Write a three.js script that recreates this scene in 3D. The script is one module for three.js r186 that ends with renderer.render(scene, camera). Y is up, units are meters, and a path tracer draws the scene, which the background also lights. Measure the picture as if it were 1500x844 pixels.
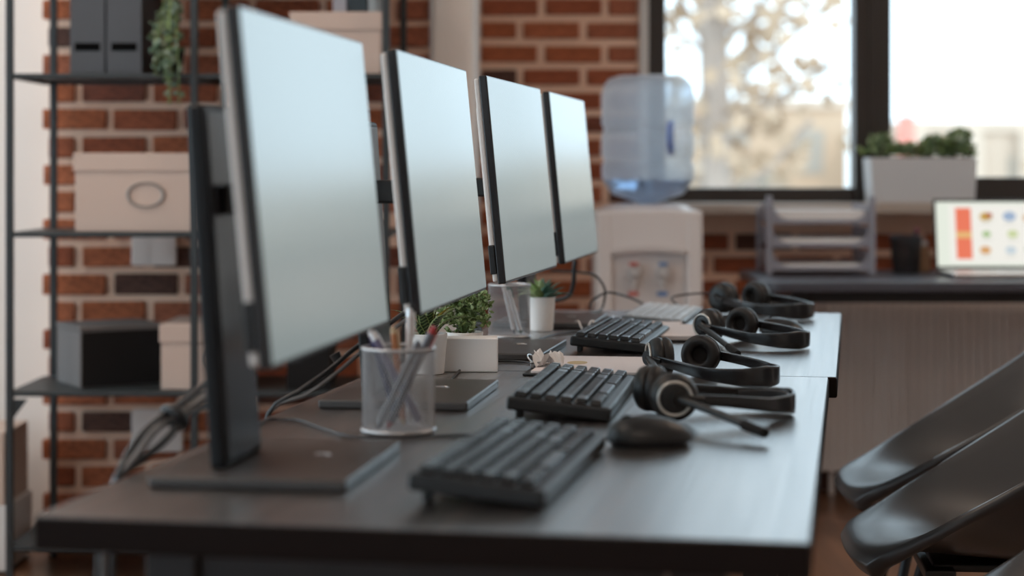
import * as THREE from 'three';
import { RoundedBoxGeometry } from 'three/addons/geometries/RoundedBoxGeometry.js';
import { mergeGeometries } from 'three/addons/utils/BufferGeometryUtils.js';
import { RectAreaLightUniformsLib } from 'three/addons/lights/RectAreaLightUniformsLib.js';

// ---------------------------------------------------------------- camera, sky, sun, exposure
const scene = new THREE.Scene();
const EYE = 1.056, FOCAL = 2750, HORIZON = 248;             // metres, pixels, pixel row of the horizon
const camera = new THREE.PerspectiveCamera(2 * Math.atan(422 / FOCAL) * 180 / Math.PI, 1500 / 844, 0.05, 400);
camera.position.set(0, EYE, 0);
camera.lookAt(0, EYE, -1);
camera.setViewOffset(1500, 844, 0, 422 - HORIZON, 1500, 844);
camera.focus = 2.95;
camera.userData.fStop = 2.7;
const renderer = new THREE.WebGLRenderer({ antialias: true });
renderer.toneMapping = THREE.LinearToneMapping;
renderer.toneMappingExposure = 1.12;
renderer.shadowMap.enabled = true;
RectAreaLightUniformsLib.init();
scene.background = new THREE.Color().setRGB(1.6, 2.05, 2.35);
const sun = new THREE.DirectionalLight(new THREE.Color().setRGB(1, 0.9, 0.78), 0.5);
sun.position.set(30, 42, 36);
sun.target.position.set(8, 0, -40);
sun.castShadow = true;
sun.shadow.mapSize.set(2048, 2048);
Object.assign(sun.shadow.camera, { left: -60, right: 60, top: 40, bottom: -40, near: 1, far: 200 });
scene.add(sun, sun.target);
const FILL_LAMP = { color: new THREE.Color().setRGB(1, 0.78, 0.62), power: 6.5 };  // warm fill shared by the added ceiling panels

// ---------------------------------------------------------------- helpers
let seed = 7;
const rnd = () => { seed = (seed * 1664525 + 1013904223) >>> 0; return seed / 4294967296; };
const rr = (a, b) => a + (b - a) * rnd();
const V = (x, y, z) => new THREE.Vector3(x, y, z);
const lin = (r, g, b) => new THREE.Color().setRGB(r, g, b);
const used = new Map();
function numbered(name) {
  const n = used.get(name) ?? 0; used.set(name, n + 1);
  return n ? `${name}_${String(n).padStart(3, '0')}` : name;
}
const shade = (m) => { m.castShadow = true; m.receiveShadow = true; return m; };
function part(parent, name, geo, m, label) {
  const o = shade(new THREE.Mesh(geo, m)); o.name = name; parent.add(o);
  if (label) o.userData.label = label;
  return o;
}
function thing(name, label, category, pos = [0, 0, 0], turn = 0, group) {
  const o = new THREE.Group(); o.name = numbered(name); o.position.set(...pos); o.rotation.y = turn;
  o.userData = { label, category }; if (group) o.userData.group = group;
  scene.add(o); return o;
}
function solo(name, geo, m, label, category, group) {
  const o = shade(new THREE.Mesh(geo, m)); o.name = numbered(name); o.userData = { label, category };
  if (group) o.userData.group = group; scene.add(o); return o;
}
function structure(name, geo, m) {
  const o = geo ? shade(new THREE.Mesh(geo, m)) : new THREE.Group();
  o.name = name; o.userData.kind = 'structure'; scene.add(o); return o;
}
// a pixel and a distance -> a point of the room; a pixel and a height above the desk -> a point over the desk
const DESK_Y = EYE - 0.3158;
const at = (px, py, d) => V((px - 750) * d / FOCAL, EYE - (py - HORIZON) * d / FOCAL, -d);
const over = (px, py, h = 0) => at(px, py, (0.3158 - h) * FOCAL / (py - HORIZON));
const box = (w, h, d, x = 0, y = 0, z = 0) => new THREE.BoxGeometry(w, h, d).translate(x, y, z);
const span = (x0, x1, y0, y1, z0, z1) => box(x1 - x0, y1 - y0, z1 - z0, (x0 + x1) / 2, (y0 + y1) / 2, (z0 + z1) / 2);
const rbox = (w, h, d, r, x = 0, y = 0, z = 0, s = 2) => new RoundedBoxGeometry(w, h, d, s, Math.min(r, w / 2.01, h / 2.01, d / 2.01)).translate(x, y, z);
const rspan = (x0, x1, y0, y1, z0, z1, r, s = 2) => rbox(x1 - x0, y1 - y0, z1 - z0, r, (x0 + x1) / 2, (y0 + y1) / 2, (z0 + z1) / 2, s);
const cyl = (r0, r1, h, x = 0, y = 0, z = 0, n = 24) => new THREE.CylinderGeometry(r0, r1, h, n).translate(x, y, z);
const lathe = (pts, n = 40) => new THREE.LatheGeometry(pts.map(([x, y]) => new THREE.Vector2(x, y)), n);
const tube = (pts, r, seg = 40, n = 8, closed = false) => new THREE.TubeGeometry(new THREE.CatmullRomCurve3(pts, closed), seg, r, n, closed);
function merge(list) {
  return mergeGeometries(list.map((g) => {
    const h = g.index ? g.toNonIndexed() : g.clone();
    if (!h.attributes.uv) h.setAttribute('uv', new THREE.BufferAttribute(new Float32Array(h.attributes.position.count * 2), 2));
    for (const k of Object.keys(h.attributes)) if (!['position', 'normal', 'uv'].includes(k)) h.deleteAttribute(k);
    return h;
  }));
}
function between(a, b, r0, r1, n = 10) {                      // tapered rod from a to b
  const d = b.clone().sub(a), g = new THREE.CylinderGeometry(r1, r0, d.length(), n);
  g.applyQuaternion(new THREE.Quaternion().setFromUnitVectors(V(0, 1, 0), d.clone().normalize()));
  return g.translate((a.x + b.x) / 2, (a.y + b.y) / 2, (a.z + b.z) / 2);
}

// ---------------------------------------------------------------- textures and materials
const perm = new Uint8Array(512); { const p = [...Array(256).keys()]; for (let i = 255; i > 0; i--) { const j = Math.floor(rnd() * (i + 1)); [p[i], p[j]] = [p[j], p[i]]; } for (let i = 0; i < 512; i++) perm[i] = p[i & 255]; }
function vnoise(x, y, wx, wy) {                                // tiling value noise
  const xi = Math.floor(x), yi = Math.floor(y), s = (t) => t * t * (3 - 2 * t), h = (a, b) => perm[perm[((a % wx) + wx) % wx] + (((b % wy) + wy) % wy)] / 255;
  const u = s(x - xi), v = s(y - yi);
  return (h(xi, yi) * (1 - u) + h(xi + 1, yi) * u) * (1 - v) + (h(xi, yi + 1) * (1 - u) + h(xi + 1, yi + 1) * u) * v;
}
function texture(w, h, f, srgb = false, rx = 1, ry = 1) {
  const data = new Uint8Array(w * h * 4);
  for (let y = 0; y < h; y++) for (let x = 0; x < w; x++) {
    const c = f(x / w, y / h), i = (y * w + x) * 4;
    for (let k = 0; k < 3; k++) data[i + k] = Math.max(0, Math.min(255, 255 * (Array.isArray(c) ? c[k] : c)));
    data[i + 3] = 255;
  }
  const t = new THREE.DataTexture(data, w, h); t.wrapS = t.wrapT = THREE.RepeatWrapping; t.magFilter = THREE.LinearFilter;
  if (srgb) t.colorSpace = THREE.SRGBColorSpace;
  t.repeat.set(rx, ry); t.needsUpdate = true; return t;
}
const fbm = (u, v, f, n = 4, sx = 1, sy = 1) => { let a = 0, k = 0.5; for (let i = 0; i < n; i++, f *= 2, k /= 2) a += k * vnoise(u * f * sx, v * f * sy, f * sx, f * sy); return a / (1 - Math.pow(0.5, n)); };
const mat = (color, roughness = 0.6, o = {}) => new THREE.MeshPhysicalMaterial({ color: Array.isArray(color) ? lin(...color) : color, roughness, ...o });
const grainBump = texture(256, 256, (u, v) => fbm(u, v, 32, 3));
const roughBump = texture(256, 256, (u, v) => fbm(u, v, 8, 5));
const plasterBump = roughBump.clone(); plasterBump.repeat.set(2, 2);
const brickMap = texture(256, 128, (u, v) => { const n = fbm(u, v, 8, 5, 2, 1), m = vnoise(u * 80, v * 40, 80, 40); const k = 0.72 + 0.5 * (n - 0.2) - (m > 0.9 ? 0.18 : 0); return [k, k * 0.99, k * 0.97]; }, true);
const woodMap = texture(512, 1024, (u, v) => {               // grain runs along v
  const warp = 0.03 * fbm(u, v, 4, 3), line = fbm(u + warp, v, 48, 3, 1, 1 / 24), fine = fbm(u, v, 128, 2, 1, 1 / 32);
  const k = 0.2 + 0.3 * Math.pow(line, 1.5) + 0.4 * Math.pow(fine, 1.5);
  return [k * 1.0, k * 0.96, k * 0.93];
}, true);
const woodBump = texture(512, 1024, (u, v) => { const line = fbm(u + 0.03 * fbm(u, v, 4, 3), v, 48, 3, 1, 1 / 24); return 0.55 + 0.45 * Math.pow(0.15 * line + 0.85 * fbm(u, v, 128, 2, 1, 1 / 32), 0.6); });
const floorMap = texture(512, 512, (u, v) => { const k = 0.72 + 0.3 * fbm(u, v, 32, 4, 1, 1 / 8) - 0.12; return [k, k * 0.97, k * 0.93]; }, true);

const M = {
  plaster: mat([0.86, 0.8, 0.75], 0.9, { bumpMap: plasterBump, bumpScale: 0.001 }),
  ceiling: mat([0.8, 0.78, 0.76], 0.95),
  mortar: mat([0.88, 0.61, 0.46], 0.95, { bumpMap: roughBump, bumpScale: 0.002 }),
  floor: mat([0.45, 0.24, 0.15], 0.28, { map: floorMap }),
  darkWood: mat([0.07, 0.02, 0.012], 0.5),
  sill: mat([0.5, 0.42, 0.36], 0.6),
  windowFrame: mat([0.028, 0.02, 0.016], 0.45),
  socket: mat([0.9, 0.8, 0.75], 0.5),
  whiteTrim: mat([0.68, 0.66, 0.64], 0.6),
  pane: mat([1, 1, 1], 0, { transmission: 1, thickness: 0, ior: 1.45, specularIntensity: 0.6 }),
  deskTop: mat([0.2, 0.18, 0.172], 0.41, { anisotropy: 0.75, map: woodMap, bumpMap: woodBump, bumpScale: 0.002, ior: 2.3, clearcoat: 1, clearcoatMap: woodBump, clearcoatRoughness: 0.27 }),
  deskEdge: mat([0.011, 0.007, 0.006], 0.55, { specularIntensity: 0.15 }),
  steelDark: mat([0.03, 0.03, 0.032], 0.4, { metalness: 0.6 }),
  shelfMetal: mat([0.035, 0.042, 0.045], 0.5, { metalness: 0.3 }),
  silver: mat([0.72, 0.72, 0.73], 0.3, { metalness: 0.9 }),
  blackGloss: mat([0.012, 0.011, 0.012], 0.25),
  blackPlastic: mat([0.006, 0.0058, 0.006], 0.42, { bumpMap: grainBump, bumpScale: 0.0001 }),
  keyPlastic: mat([0.007, 0.007, 0.008], 0.27),
  greyKey: mat([0.5, 0.52, 0.54], 0.4),
  greyBody: mat([0.16, 0.17, 0.18], 0.4),
  leather: mat([0.008, 0.0065, 0.0065], 0.5, { bumpMap: roughBump, bumpScale: 0.0004 }),
  foam: mat([0.006, 0.005, 0.005], 0.95),
  ring: mat([0.62, 0.6, 0.56], 0.3, { metalness: 0.7 }),
  monitorBack: mat([0.62, 0.58, 0.55], 0.5),
  monitorStand: mat([0.008, 0.008, 0.009], 0.45, { specularIntensity: 0.4 }),
  standPlate: mat([0.05, 0.045, 0.043], 0.36),
  whiteCeramic: mat([0.84, 0.8, 0.77], 0.45),
  soil: mat([0.03, 0.02, 0.014], 1),
  paper: mat([0.72, 0.64, 0.62], 0.85),
  paperWhite: mat([0.76, 0.73, 0.71], 0.85),
  card: mat([0.6, 0.46, 0.38], 0.9, { bumpMap: grainBump, bumpScale: 0.0002 }),
  cream: mat([0.6, 0.46, 0.39], 0.85),
  binder: mat([0.075, 0.08, 0.09], 0.7, { bumpMap: grainBump, bumpScale: 0.0003 }),
  slot: mat([0.003, 0.003, 0.003], 0.9, { specularIntensity: 0.1 }),
  greyCard: mat([0.16, 0.145, 0.14], 0.8),
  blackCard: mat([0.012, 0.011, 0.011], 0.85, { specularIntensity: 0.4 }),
  coolerBody: mat([0.7, 0.65, 0.63], 0.42),
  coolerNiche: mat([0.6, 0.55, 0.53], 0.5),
  tap: mat([0.5, 0.48, 0.47], 0.4),
  red: mat([0.55, 0.08, 0.05], 0.45),
  blue: mat([0.08, 0.2, 0.45], 0.45),
  bottle: mat([0.87, 0.935, 1], 0.62, { transmission: 0.97, thickness: 0, ior: 1.5 }),
  water: mat([0.75, 0.86, 1], 0.0, { transmission: 1, thickness: 0.2, ior: 1.33, attenuationColor: lin(0.45, 0.62, 0.88), attenuationDistance: 0.4 }),
  tableTop: mat([0.06, 0.06, 0.075], 0.35),
  tray: mat([0.42, 0.42, 0.48], 0.3, { transmission: 0.35, thickness: 0 }),
  radiator: mat([0.8, 0.72, 0.67], 0.5),
  planterBox: mat([0.62, 0.62, 0.63], 0.6),
  chair: mat([0.045, 0.043, 0.043], 0.4, { clearcoat: 0.3, clearcoatRoughness: 0.28, bumpMap: grainBump, bumpScale: 0.00008 }),
  cable: mat([0.02, 0.02, 0.021], 0.45),
  cableGrey: mat([0.16, 0.155, 0.155], 0.3),
  chrome: mat([0.6, 0.6, 0.6], 0.2, { metalness: 1 }),
  leafDark: mat([0.045, 0.085, 0.04], 0.45),
  leafMid: mat([0.2, 0.29, 0.1], 0.5),
  leafPale: mat([0.42, 0.52, 0.27], 0.5),
  leafBlue: mat([0.07, 0.16, 0.12], 0.45),
  leafYellow: mat([0.4, 0.3, 0.05], 0.5),
  leafPlanter: mat([0.3, 0.38, 0.2], 0.6),
};

// ---------------------------------------------------------------- the room
const REAR = -6.18, PIER = -5.18, TOP = 3.0, WEST = -2.35, EAST = 3.6, SOUTH = 2.6;
structure('floor', span(WEST - 0.3, EAST + 0.3, -0.2, 0, REAR - 0.3, SOUTH + 0.3), M.floor);
{ const g = scene.children.at(-1).geometry, p = g.attributes.position, uv = g.attributes.uv; for (let i = 0; i < p.count; i++) uv.setXY(i, p.getX(i) * 0.9, p.getZ(i) * 0.9); }
structure('ceiling', span(WEST - 0.3, EAST + 0.3, TOP, TOP + 0.25, REAR - 0.3, SOUTH + 0.3), M.ceiling);

const brickMats = [[0.5, 0.145, 0.06], [0.43, 0.12, 0.055], [0.54, 0.165, 0.075], [0.38, 0.1, 0.045], [0.46, 0.15, 0.08], [0.13, 0.06, 0.045], [0.25, 0.08, 0.05]].map((c) => mat(c, 0.88, { map: brickMap, bumpMap: roughBump, bumpScale: 0.003 }));
const pickBrick = () => { const r = rnd(); return brickMats[r < 0.1 ? 5 : r < 0.2 ? 6 : Math.floor(rnd() * 5)]; };
const brickGeo = new Map();
function brickShape(len, h) {
  const key = Math.round(len * 200) + '/' + Math.round(h * 1000);
  if (!brickGeo.has(key)) brickGeo.set(key, rbox(Math.round(len * 200) / 200, h, 0.04, 0.005, 0, 0, 0, 1));
  return brickGeo.get(key);
}
// bricks of a wall facing the room: single bricks up to `single`, the courses above as one mass
function layBricks(wall, { x0, x1, z, pitch, course, joint, rowY, jointA, jointB, single, until, skip, limit, toothed = 0 }) {
  const rest = [], k0 = Math.ceil((0.03 - rowY) / course), k1 = Math.floor((until - rowY) / course);
  for (let k = k0; k <= k1; k++) {
    const y = rowY + k * course, odd = ((k % 2) + 2) % 2, j = odd ? jointB : jointA, from = x0 + (odd ? toothed : 0);
    for (let i = Math.floor((from - j) / pitch); ; i++) {
      let a = j + i * pitch + joint / 2, b = j + (i + 1) * pitch - joint / 2;
      if (a > x1) break;
      a = Math.max(a, from); b = Math.min(b, limit?.(y) ?? x1);
      if (b - a < 0.03 || skip?.(a, b, y)) continue;
      const h = course - joint + 0.001 * Math.round(rr(-2, 2)), pos = [(a + b) / 2 + rr(-0.002, 0.002), y + rr(-0.0015, 0.0015), z - 0.02 + rr(-0.003, 0.002)];
      if (y < single) {
        const o = part(wall, 'brick', brickShape(b - a, h), pickBrick()); o.position.set(...pos); o.rotation.z = rr(-0.008, 0.008);
      } else rest.push(box(b - a, h, 0.04, ...pos));
    }
  }
  if (rest.length) part(wall, 'upper_bricks', merge(rest), brickMats[1]).userData.kind = 'stuff';
}
// rear wall with the window band
const WX0 = 0.449, WX1 = 3.35, WY0 = 0.947, WY1 = 2.55, BACKED = REAR - 0.012;
const wallRear = structure('wall_rear', merge([
  span(-0.3, WX0, 0, TOP, REAR - 0.3, BACKED), span(WX1, EAST, 0, TOP, REAR - 0.3, BACKED),
  span(WX0, WX1, 0, WY0, REAR - 0.3, BACKED), span(WX0, WX1, WY1, TOP, REAR - 0.3, BACKED)]), M.mortar);
layBricks(wallRear, { x0: -0.1, x1: 2.05, z: REAR, pitch: 0.209, course: 0.0773, joint: 0.024, rowY: 1.436, jointA: 0.0966, jointB: 0.025, single: 1.9, until: 2.95,
  limit: (y) => y > WY0 - 0.06 && y < WY1 + 0.04 ? WX0 - 0.034 : 2.05,
  skip: (a, b, y) => (a > 1.62 && y > 0.1 && y < 0.62) });
// brick wall behind the shelving, the white pier beside it and the plastered wall on its other side
const wallShelf = structure('wall_shelf', span(-1.28, -0.226, 0, TOP, REAR - 0.3, PIER - 0.012), M.mortar);
layBricks(wallShelf, { x0: -1.296, x1: -0.226, z: PIER, pitch: 0.196, course: 0.0759, joint: 0.02, rowY: 1.1935, jointA: -1.111, jointB: -1.198, single: 1.85, until: 2.95, toothed: 0.016 });
structure('wall_pier', rspan(-0.228, -0.105, 0, TOP, REAR - 0.02, PIER + 0.02, 0.022, 4), M.plaster);
structure('wall_alcove', span(WEST - 0.3, -1.27, 0, TOP, REAR - 0.3, PIER - 0.1), M.plaster);
structure('wall_right', span(EAST, EAST + 0.3, 0, TOP, REAR - 0.3, SOUTH), M.plaster);
structure('wall_front', span(WEST - 0.3, EAST + 0.3, 0, TOP, SOUTH, SOUTH + 0.3), M.plaster);
// wall with the side windows that light the room, out of the frame
const SZ = [[-5.15, -2.75], [-2.55, -0.15], [0.05, 2.3]], SY0 = 0.35, SY1 = 2.75;
structure('wall_left', merge([
  span(WEST - 0.3, WEST, 0, SY0, PIER - 0.1, SOUTH), span(WEST - 0.3, WEST, SY1, TOP, PIER - 0.1, SOUTH),
  span(WEST - 0.3, WEST, SY0, SY1, PIER - 0.1, SZ[0][0]), span(WEST - 0.3, WEST, SY0, SY1, SZ[0][1], SZ[1][0]),
  span(WEST - 0.3, WEST, SY0, SY1, SZ[1][1], SZ[2][0]), span(WEST - 0.3, WEST, SY0, SY1, SZ[2][1], SOUTH)]), M.plaster);
const windowGroup = (n) => { const w = structure('window_' + n); return w; };
{ // the rear window: dark frame, a fixed light, opening sashes with a deeper bottom rail
  const w = windowGroup(1), z0 = REAR - 0.1, z1 = REAR - 0.005, F = (name, x0, x1, y0, y1, a = z0, b = z1) => part(w, name, rspan(x0, x1, y0, y1, a, b, 0.006, 1), M.windowFrame);
  const posts = [[0.449, 0.506], [1.13, 1.25], [2.1, 2.22], [3.27, WX1]];
  posts.forEach(([a, b]) => F('stile', a, b, WY0, WY1));
  for (let i = 0; i < 3; i++) {
    const a = posts[i][1], b = posts[i + 1][0], y0 = i === 1 ? 1.03 : 0.995;
    F('bottom_rail', a, b, WY0, y0); F('top_rail', a, b, WY1 - 0.06, WY1);
    part(w, 'pane', span(a, b, y0, WY1 - 0.06, REAR - 0.056, REAR - 0.05), M.pane);
  }
  part(w, 'mullion_bead', rspan(1.175, 1.2, WY0, WY1, z1 - 0.002, z1 + 0.008, 0.003, 1), M.windowFrame);
  part(w, 'casing', rspan(0.42, 0.449, WY0, WY1 + 0.02, REAR - 0.03, REAR + 0.012, 0.003, 1), M.whiteTrim);
  part(w, 'sill', rspan(0.4, WX1 + 0.06, WY0 - 0.034, WY0, REAR - 0.02, REAR + 0.2, 0.006, 2), M.sill);
}
SZ.forEach(([z0, z1], i) => {
  const w = windowGroup(i + 2), x = WEST - 0.12, mid = (z0 + z1) / 2;
  for (const [a, b] of [[z0, z0 + 0.06], [mid - 0.04, mid + 0.04], [z1 - 0.06, z1]]) part(w, 'stile', span(x - 0.05, x, SY0, SY1, a, b), M.windowFrame);
  for (const [a, b] of [[SY0, SY0 + 0.06], [SY1 - 0.06, SY1]]) part(w, 'rail', span(x - 0.05, x, a, b, z0, z1), M.windowFrame);
  for (const [a, b] of [[z0 + 0.06, mid - 0.04], [mid + 0.04, z1 - 0.06]]) part(w, 'pane', span(x - 0.028, x - 0.022, SY0 + 0.06, SY1 - 0.06, a, b), M.pane);
});
structure('baseboard_rear', rspan(-0.1, EAST, 0, 0.085, REAR, REAR + 0.016, 0.004, 1), M.darkWood);
structure('baseboard_shelf', rspan(-1.28, -0.23, 0, 0.05, PIER, PIER + 0.014, 0.004, 1), M.darkWood);
// unseen ceiling panels, added to brighten the room with warm fill
for (const [x, z, place] of [[-1.5, -4.1, 'before the shelving'], [-1.5, -1.9, 'between the side windows and the desks'], [1.9, -3.7, 'over the shell chairs'], [0.4, 0.6, 'over the open floor behind the desks']]) {
  const t = thing('added_ceiling_light', 'added unseen ceiling light panel hung ' + place, 'ceiling light', [x, TOP - 0.04, z], 0, 'added ceiling light panels');
  part(t, 'housing', merge([span(-0.62, 0.62, -0.02, 0.04, -0.32, -0.3), span(-0.62, 0.62, -0.02, 0.04, 0.3, 0.32), span(-0.62, -0.6, -0.02, 0.04, -0.3, 0.3), span(0.6, 0.62, -0.02, 0.04, -0.3, 0.3), span(-0.6, 0.6, 0.01, 0.04, -0.3, 0.3)]), M.whiteTrim);
  part(t, 'light_diffuser', box(1.2, 0.01, 0.6, 0, 0, 0), mat([0.8, 0.8, 0.8], 0.6, { emissive: FILL_LAMP.color, emissiveIntensity: 1 }));
  const l = new THREE.RectAreaLight(FILL_LAMP.color, FILL_LAMP.power, 1.18, 0.58); l.position.set(x, TOP - 0.055, z); l.lookAt(x, 0, z); l.name = 'added_fill_panel'; scene.add(l);
}

// ---------------------------------------------------------------- outside
{
  const ground = structure('ground', box(260, 0.5, 160, 20, -9.25, -90), mat([0.42, 0.36, 0.28], 0.95));
  const walls = [[0.6, 0.42, 0.28], [0.62, 0.46, 0.33], [0.6, 0.45, 0.33], [0.66, 0.54, 0.44]].map((c) => mat(c, 0.9));
  const glassDark = mat([0.42, 0.38, 0.33], 0.3), roofMat = mat([0.62, 0.42, 0.33], 0.9);
  const list = [ // x, width, top, distance, tone, label
    [-9, 13, 3.4, 62, 0, 'tan apartment block beside a slim brick chimney'], [3.2, 4.6, 2.6, 55, 0, 'sand coloured house with a tiled roof beyond the bare tree'],
    [8.3, 4.8, 3.0, 60, 1, 'peach apartment block behind the autumn trees'], [14.2, 6.6, 2.1, 52, 3, 'pale long building with white columns across the street'],
    [24, 9, 3.1, 58, 1, 'peach office block with rows of windows across the street'], [36, 11, 4.2, 64, 2, 'tall beige block standing at the end of the street']];
  list.forEach(([x, w, top, d, tone, label]) => {
    const b = thing('building', label, 'building', [x, -9, -d], 0, 'buildings across the street'), H = top + 9 - (tone === 0 ? 1 : 0);
    part(b, 'wall', box(w, H, 8, 0, H / 2, -4), walls[tone]);
    if (tone === 0) { const s = new THREE.Shape([[-w / 2 - 0.3, 0], [w / 2 + 0.3, 0], [w / 2 - 1.2, 1.2], [-w / 2 + 1.2, 1.2]].map(([a, c]) => new THREE.Vector2(a, c))); part(b, 'roof', new THREE.ExtrudeGeometry(s, { depth: 8.4, bevelEnabled: false }).translate(0, H, -8.2), roofMat); }
    else part(b, 'parapet', box(w + 0.3, 0.3, 8.3, 0, H + 0.15, -4), walls[3]);
    const n = Math.max(2, Math.round(w / 2)), pane = box(0.9, 1.4, 0.12);
    for (let r = 0; r < 3; r++) for (let c = 0; c < n; c++) { const o = part(b, 'window', pane, glassDark); o.position.set((c + 0.5 - n / 2) * (w / n), H - 1.4 - r * 2.9, 0); }
    if (tone === 3) for (let c = 0; c <= 4; c++) part(b, 'column', box(0.5, H, 0.5, (c - 2) * (w / 4.3), H / 2, 0.3), walls[3]);
  });
  const ch = thing('chimney', 'slim red and white banded chimney rising over the rooftops', 'chimney', [9.35, -9, -44.5]);
  for (let k = 0; k < 7; k++) part(ch, 'band', cyl(0.27 - k * 0.012, 0.282 - k * 0.012, 1.62, 0, 0.81 + k * 1.62, 0), k % 2 ? walls[3] : mat([0.85, 0.32, 0.26], 0.8));
  const leafMats = [[0.5, 0.36, 0.25], [0.5, 0.39, 0.3], [0.34, 0.33, 0.28]].map((c) => mat(c, 0.9)), bark = mat([0.4, 0.32, 0.27], 0.95);
  const tree = (x, d, top, spread, nb, nl, tone, label) => {
    const t = thing('tree', label, 'tree', [x, -9, -d], 0, 'trees outside the window'), H = top + 9, limbs = [], leaves = [];
    limbs.push(tube([V(0, 0, 0), V(0.1, H * 0.5, 0), V(-0.05, H * 0.98, 0.1)], 0.16, 12, 7));
    const leaf = new THREE.CircleGeometry(0.1, 5);
    for (let b = 0; b < nb; b++) {
      const y0 = H * rr(0.72, 0.95), a = rr(0, 6.28), len = spread * rr(0.5, 1), tip = V(Math.cos(a) * len, y0 + len * rr(0.35, 0.9), Math.sin(a) * len * 0.8), mid = V(tip.x * 0.5, y0 + (tip.y - y0) * 0.35, tip.z * 0.5);
      limbs.push(tube([V(0, y0, 0), mid, tip], 0.035, 8, 5));
      for (let k = 0; k < nl; k++) {
        const p = mid.clone().lerp(tip, rr(0, 1.15)).add(V(rr(-0.4, 0.4), rr(-0.4, 0.4), rr(-0.4, 0.4)));
        leaves.push(leaf.clone().rotateX(rr(-1.2, 1.2)).rotateY(rr(-1.2, 1.2)).translate(p.x, p.y, p.z));
      }
    }
    part(t, 'trunk', merge(limbs), bark);
    part(t, 'foliage', merge(leaves), leafMats[tone]).userData.kind = 'stuff';
  };
  tree(2.15, 20, 4.3, 1.5, 22, 16, 0, 'autumn tree with sparse orange leaves reaching above the rooftops');
  tree(2.75, 26, 1.9, 1.4, 12, 16, 1, 'tan leaved tree between the two houses');
  tree(4.6, 33, 1.0, 1.7, 10, 22, 2, 'low grey green tree in front of the peach block');
  tree(9.5, 30, 0.9, 1.7, 10, 30, 0, 'small autumn tree in front of the office block with window rows');
}

// ---------------------------------------------------------------- desks
const YAW = 0.1794, U = V(Math.sin(YAW), 0, -Math.cos(YAW)), N = V(Math.cos(YAW), 0, Math.sin(YAW));
const CORNER = V(0.2522, 0, -1.5859), DW = 0.70, DL = 1.285, DT = 0.032;
function makeDesk(label, shift, along) {
  const c = CORNER.clone().addScaledVector(U, along).addScaledVector(N, shift);
  const t = thing('office_desk', label, 'desk', [c.x, 0, c.z], -YAW, 'dark wood desks joined end to end');
  const top = part(t, 'desk_top', rspan(-DW, 0, DESK_Y - DT, DESK_Y - 0.0015, -DL, 0, 0.003, 1), M.deskEdge, 'dark edge band');
  const s = part(top, 'wood_surface', span(-DW + 0.002, -0.002, DESK_Y - 0.0016, DESK_Y, -DL + 0.001, -0.001), M.deskTop, 'dark brown wood grain surface');
  const p = s.geometry.attributes.position, uv = s.geometry.attributes.uv; for (let i = 0; i < p.count; i++) uv.setXY(i, p.getX(i) * 1.6 + along, p.getZ(i) * 0.8);
  for (const x of [-DW + 0.115, -0.1]) for (const z of [-0.07, -DL + 0.07]) part(t, 'leg', rbox(0.05, DESK_Y - DT, 0.05, 0.004, x, (DESK_Y - DT) / 2, z), M.steelDark);
  part(t, 'apron', merge([box(DW - 0.26, 0.04, 0.03, -DW / 2, DESK_Y - DT - 0.021, -0.07), box(DW - 0.26, 0.04, 0.03, -DW / 2, DESK_Y - DT - 0.021, -DL + 0.07), box(0.03, 0.04, DL - 0.2, -DW / 2, DESK_Y - DT - 0.021, -DL / 2)]), M.steelDark);
  return t;
}
makeDesk('dark wood office desk carrying the first two monitors and the mesh cup of crossed pens', 0, 0);
makeDesk('dark wood office desk toward the water cooler carrying the pale keyboard', 0.012, DL + 0.003);

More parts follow.
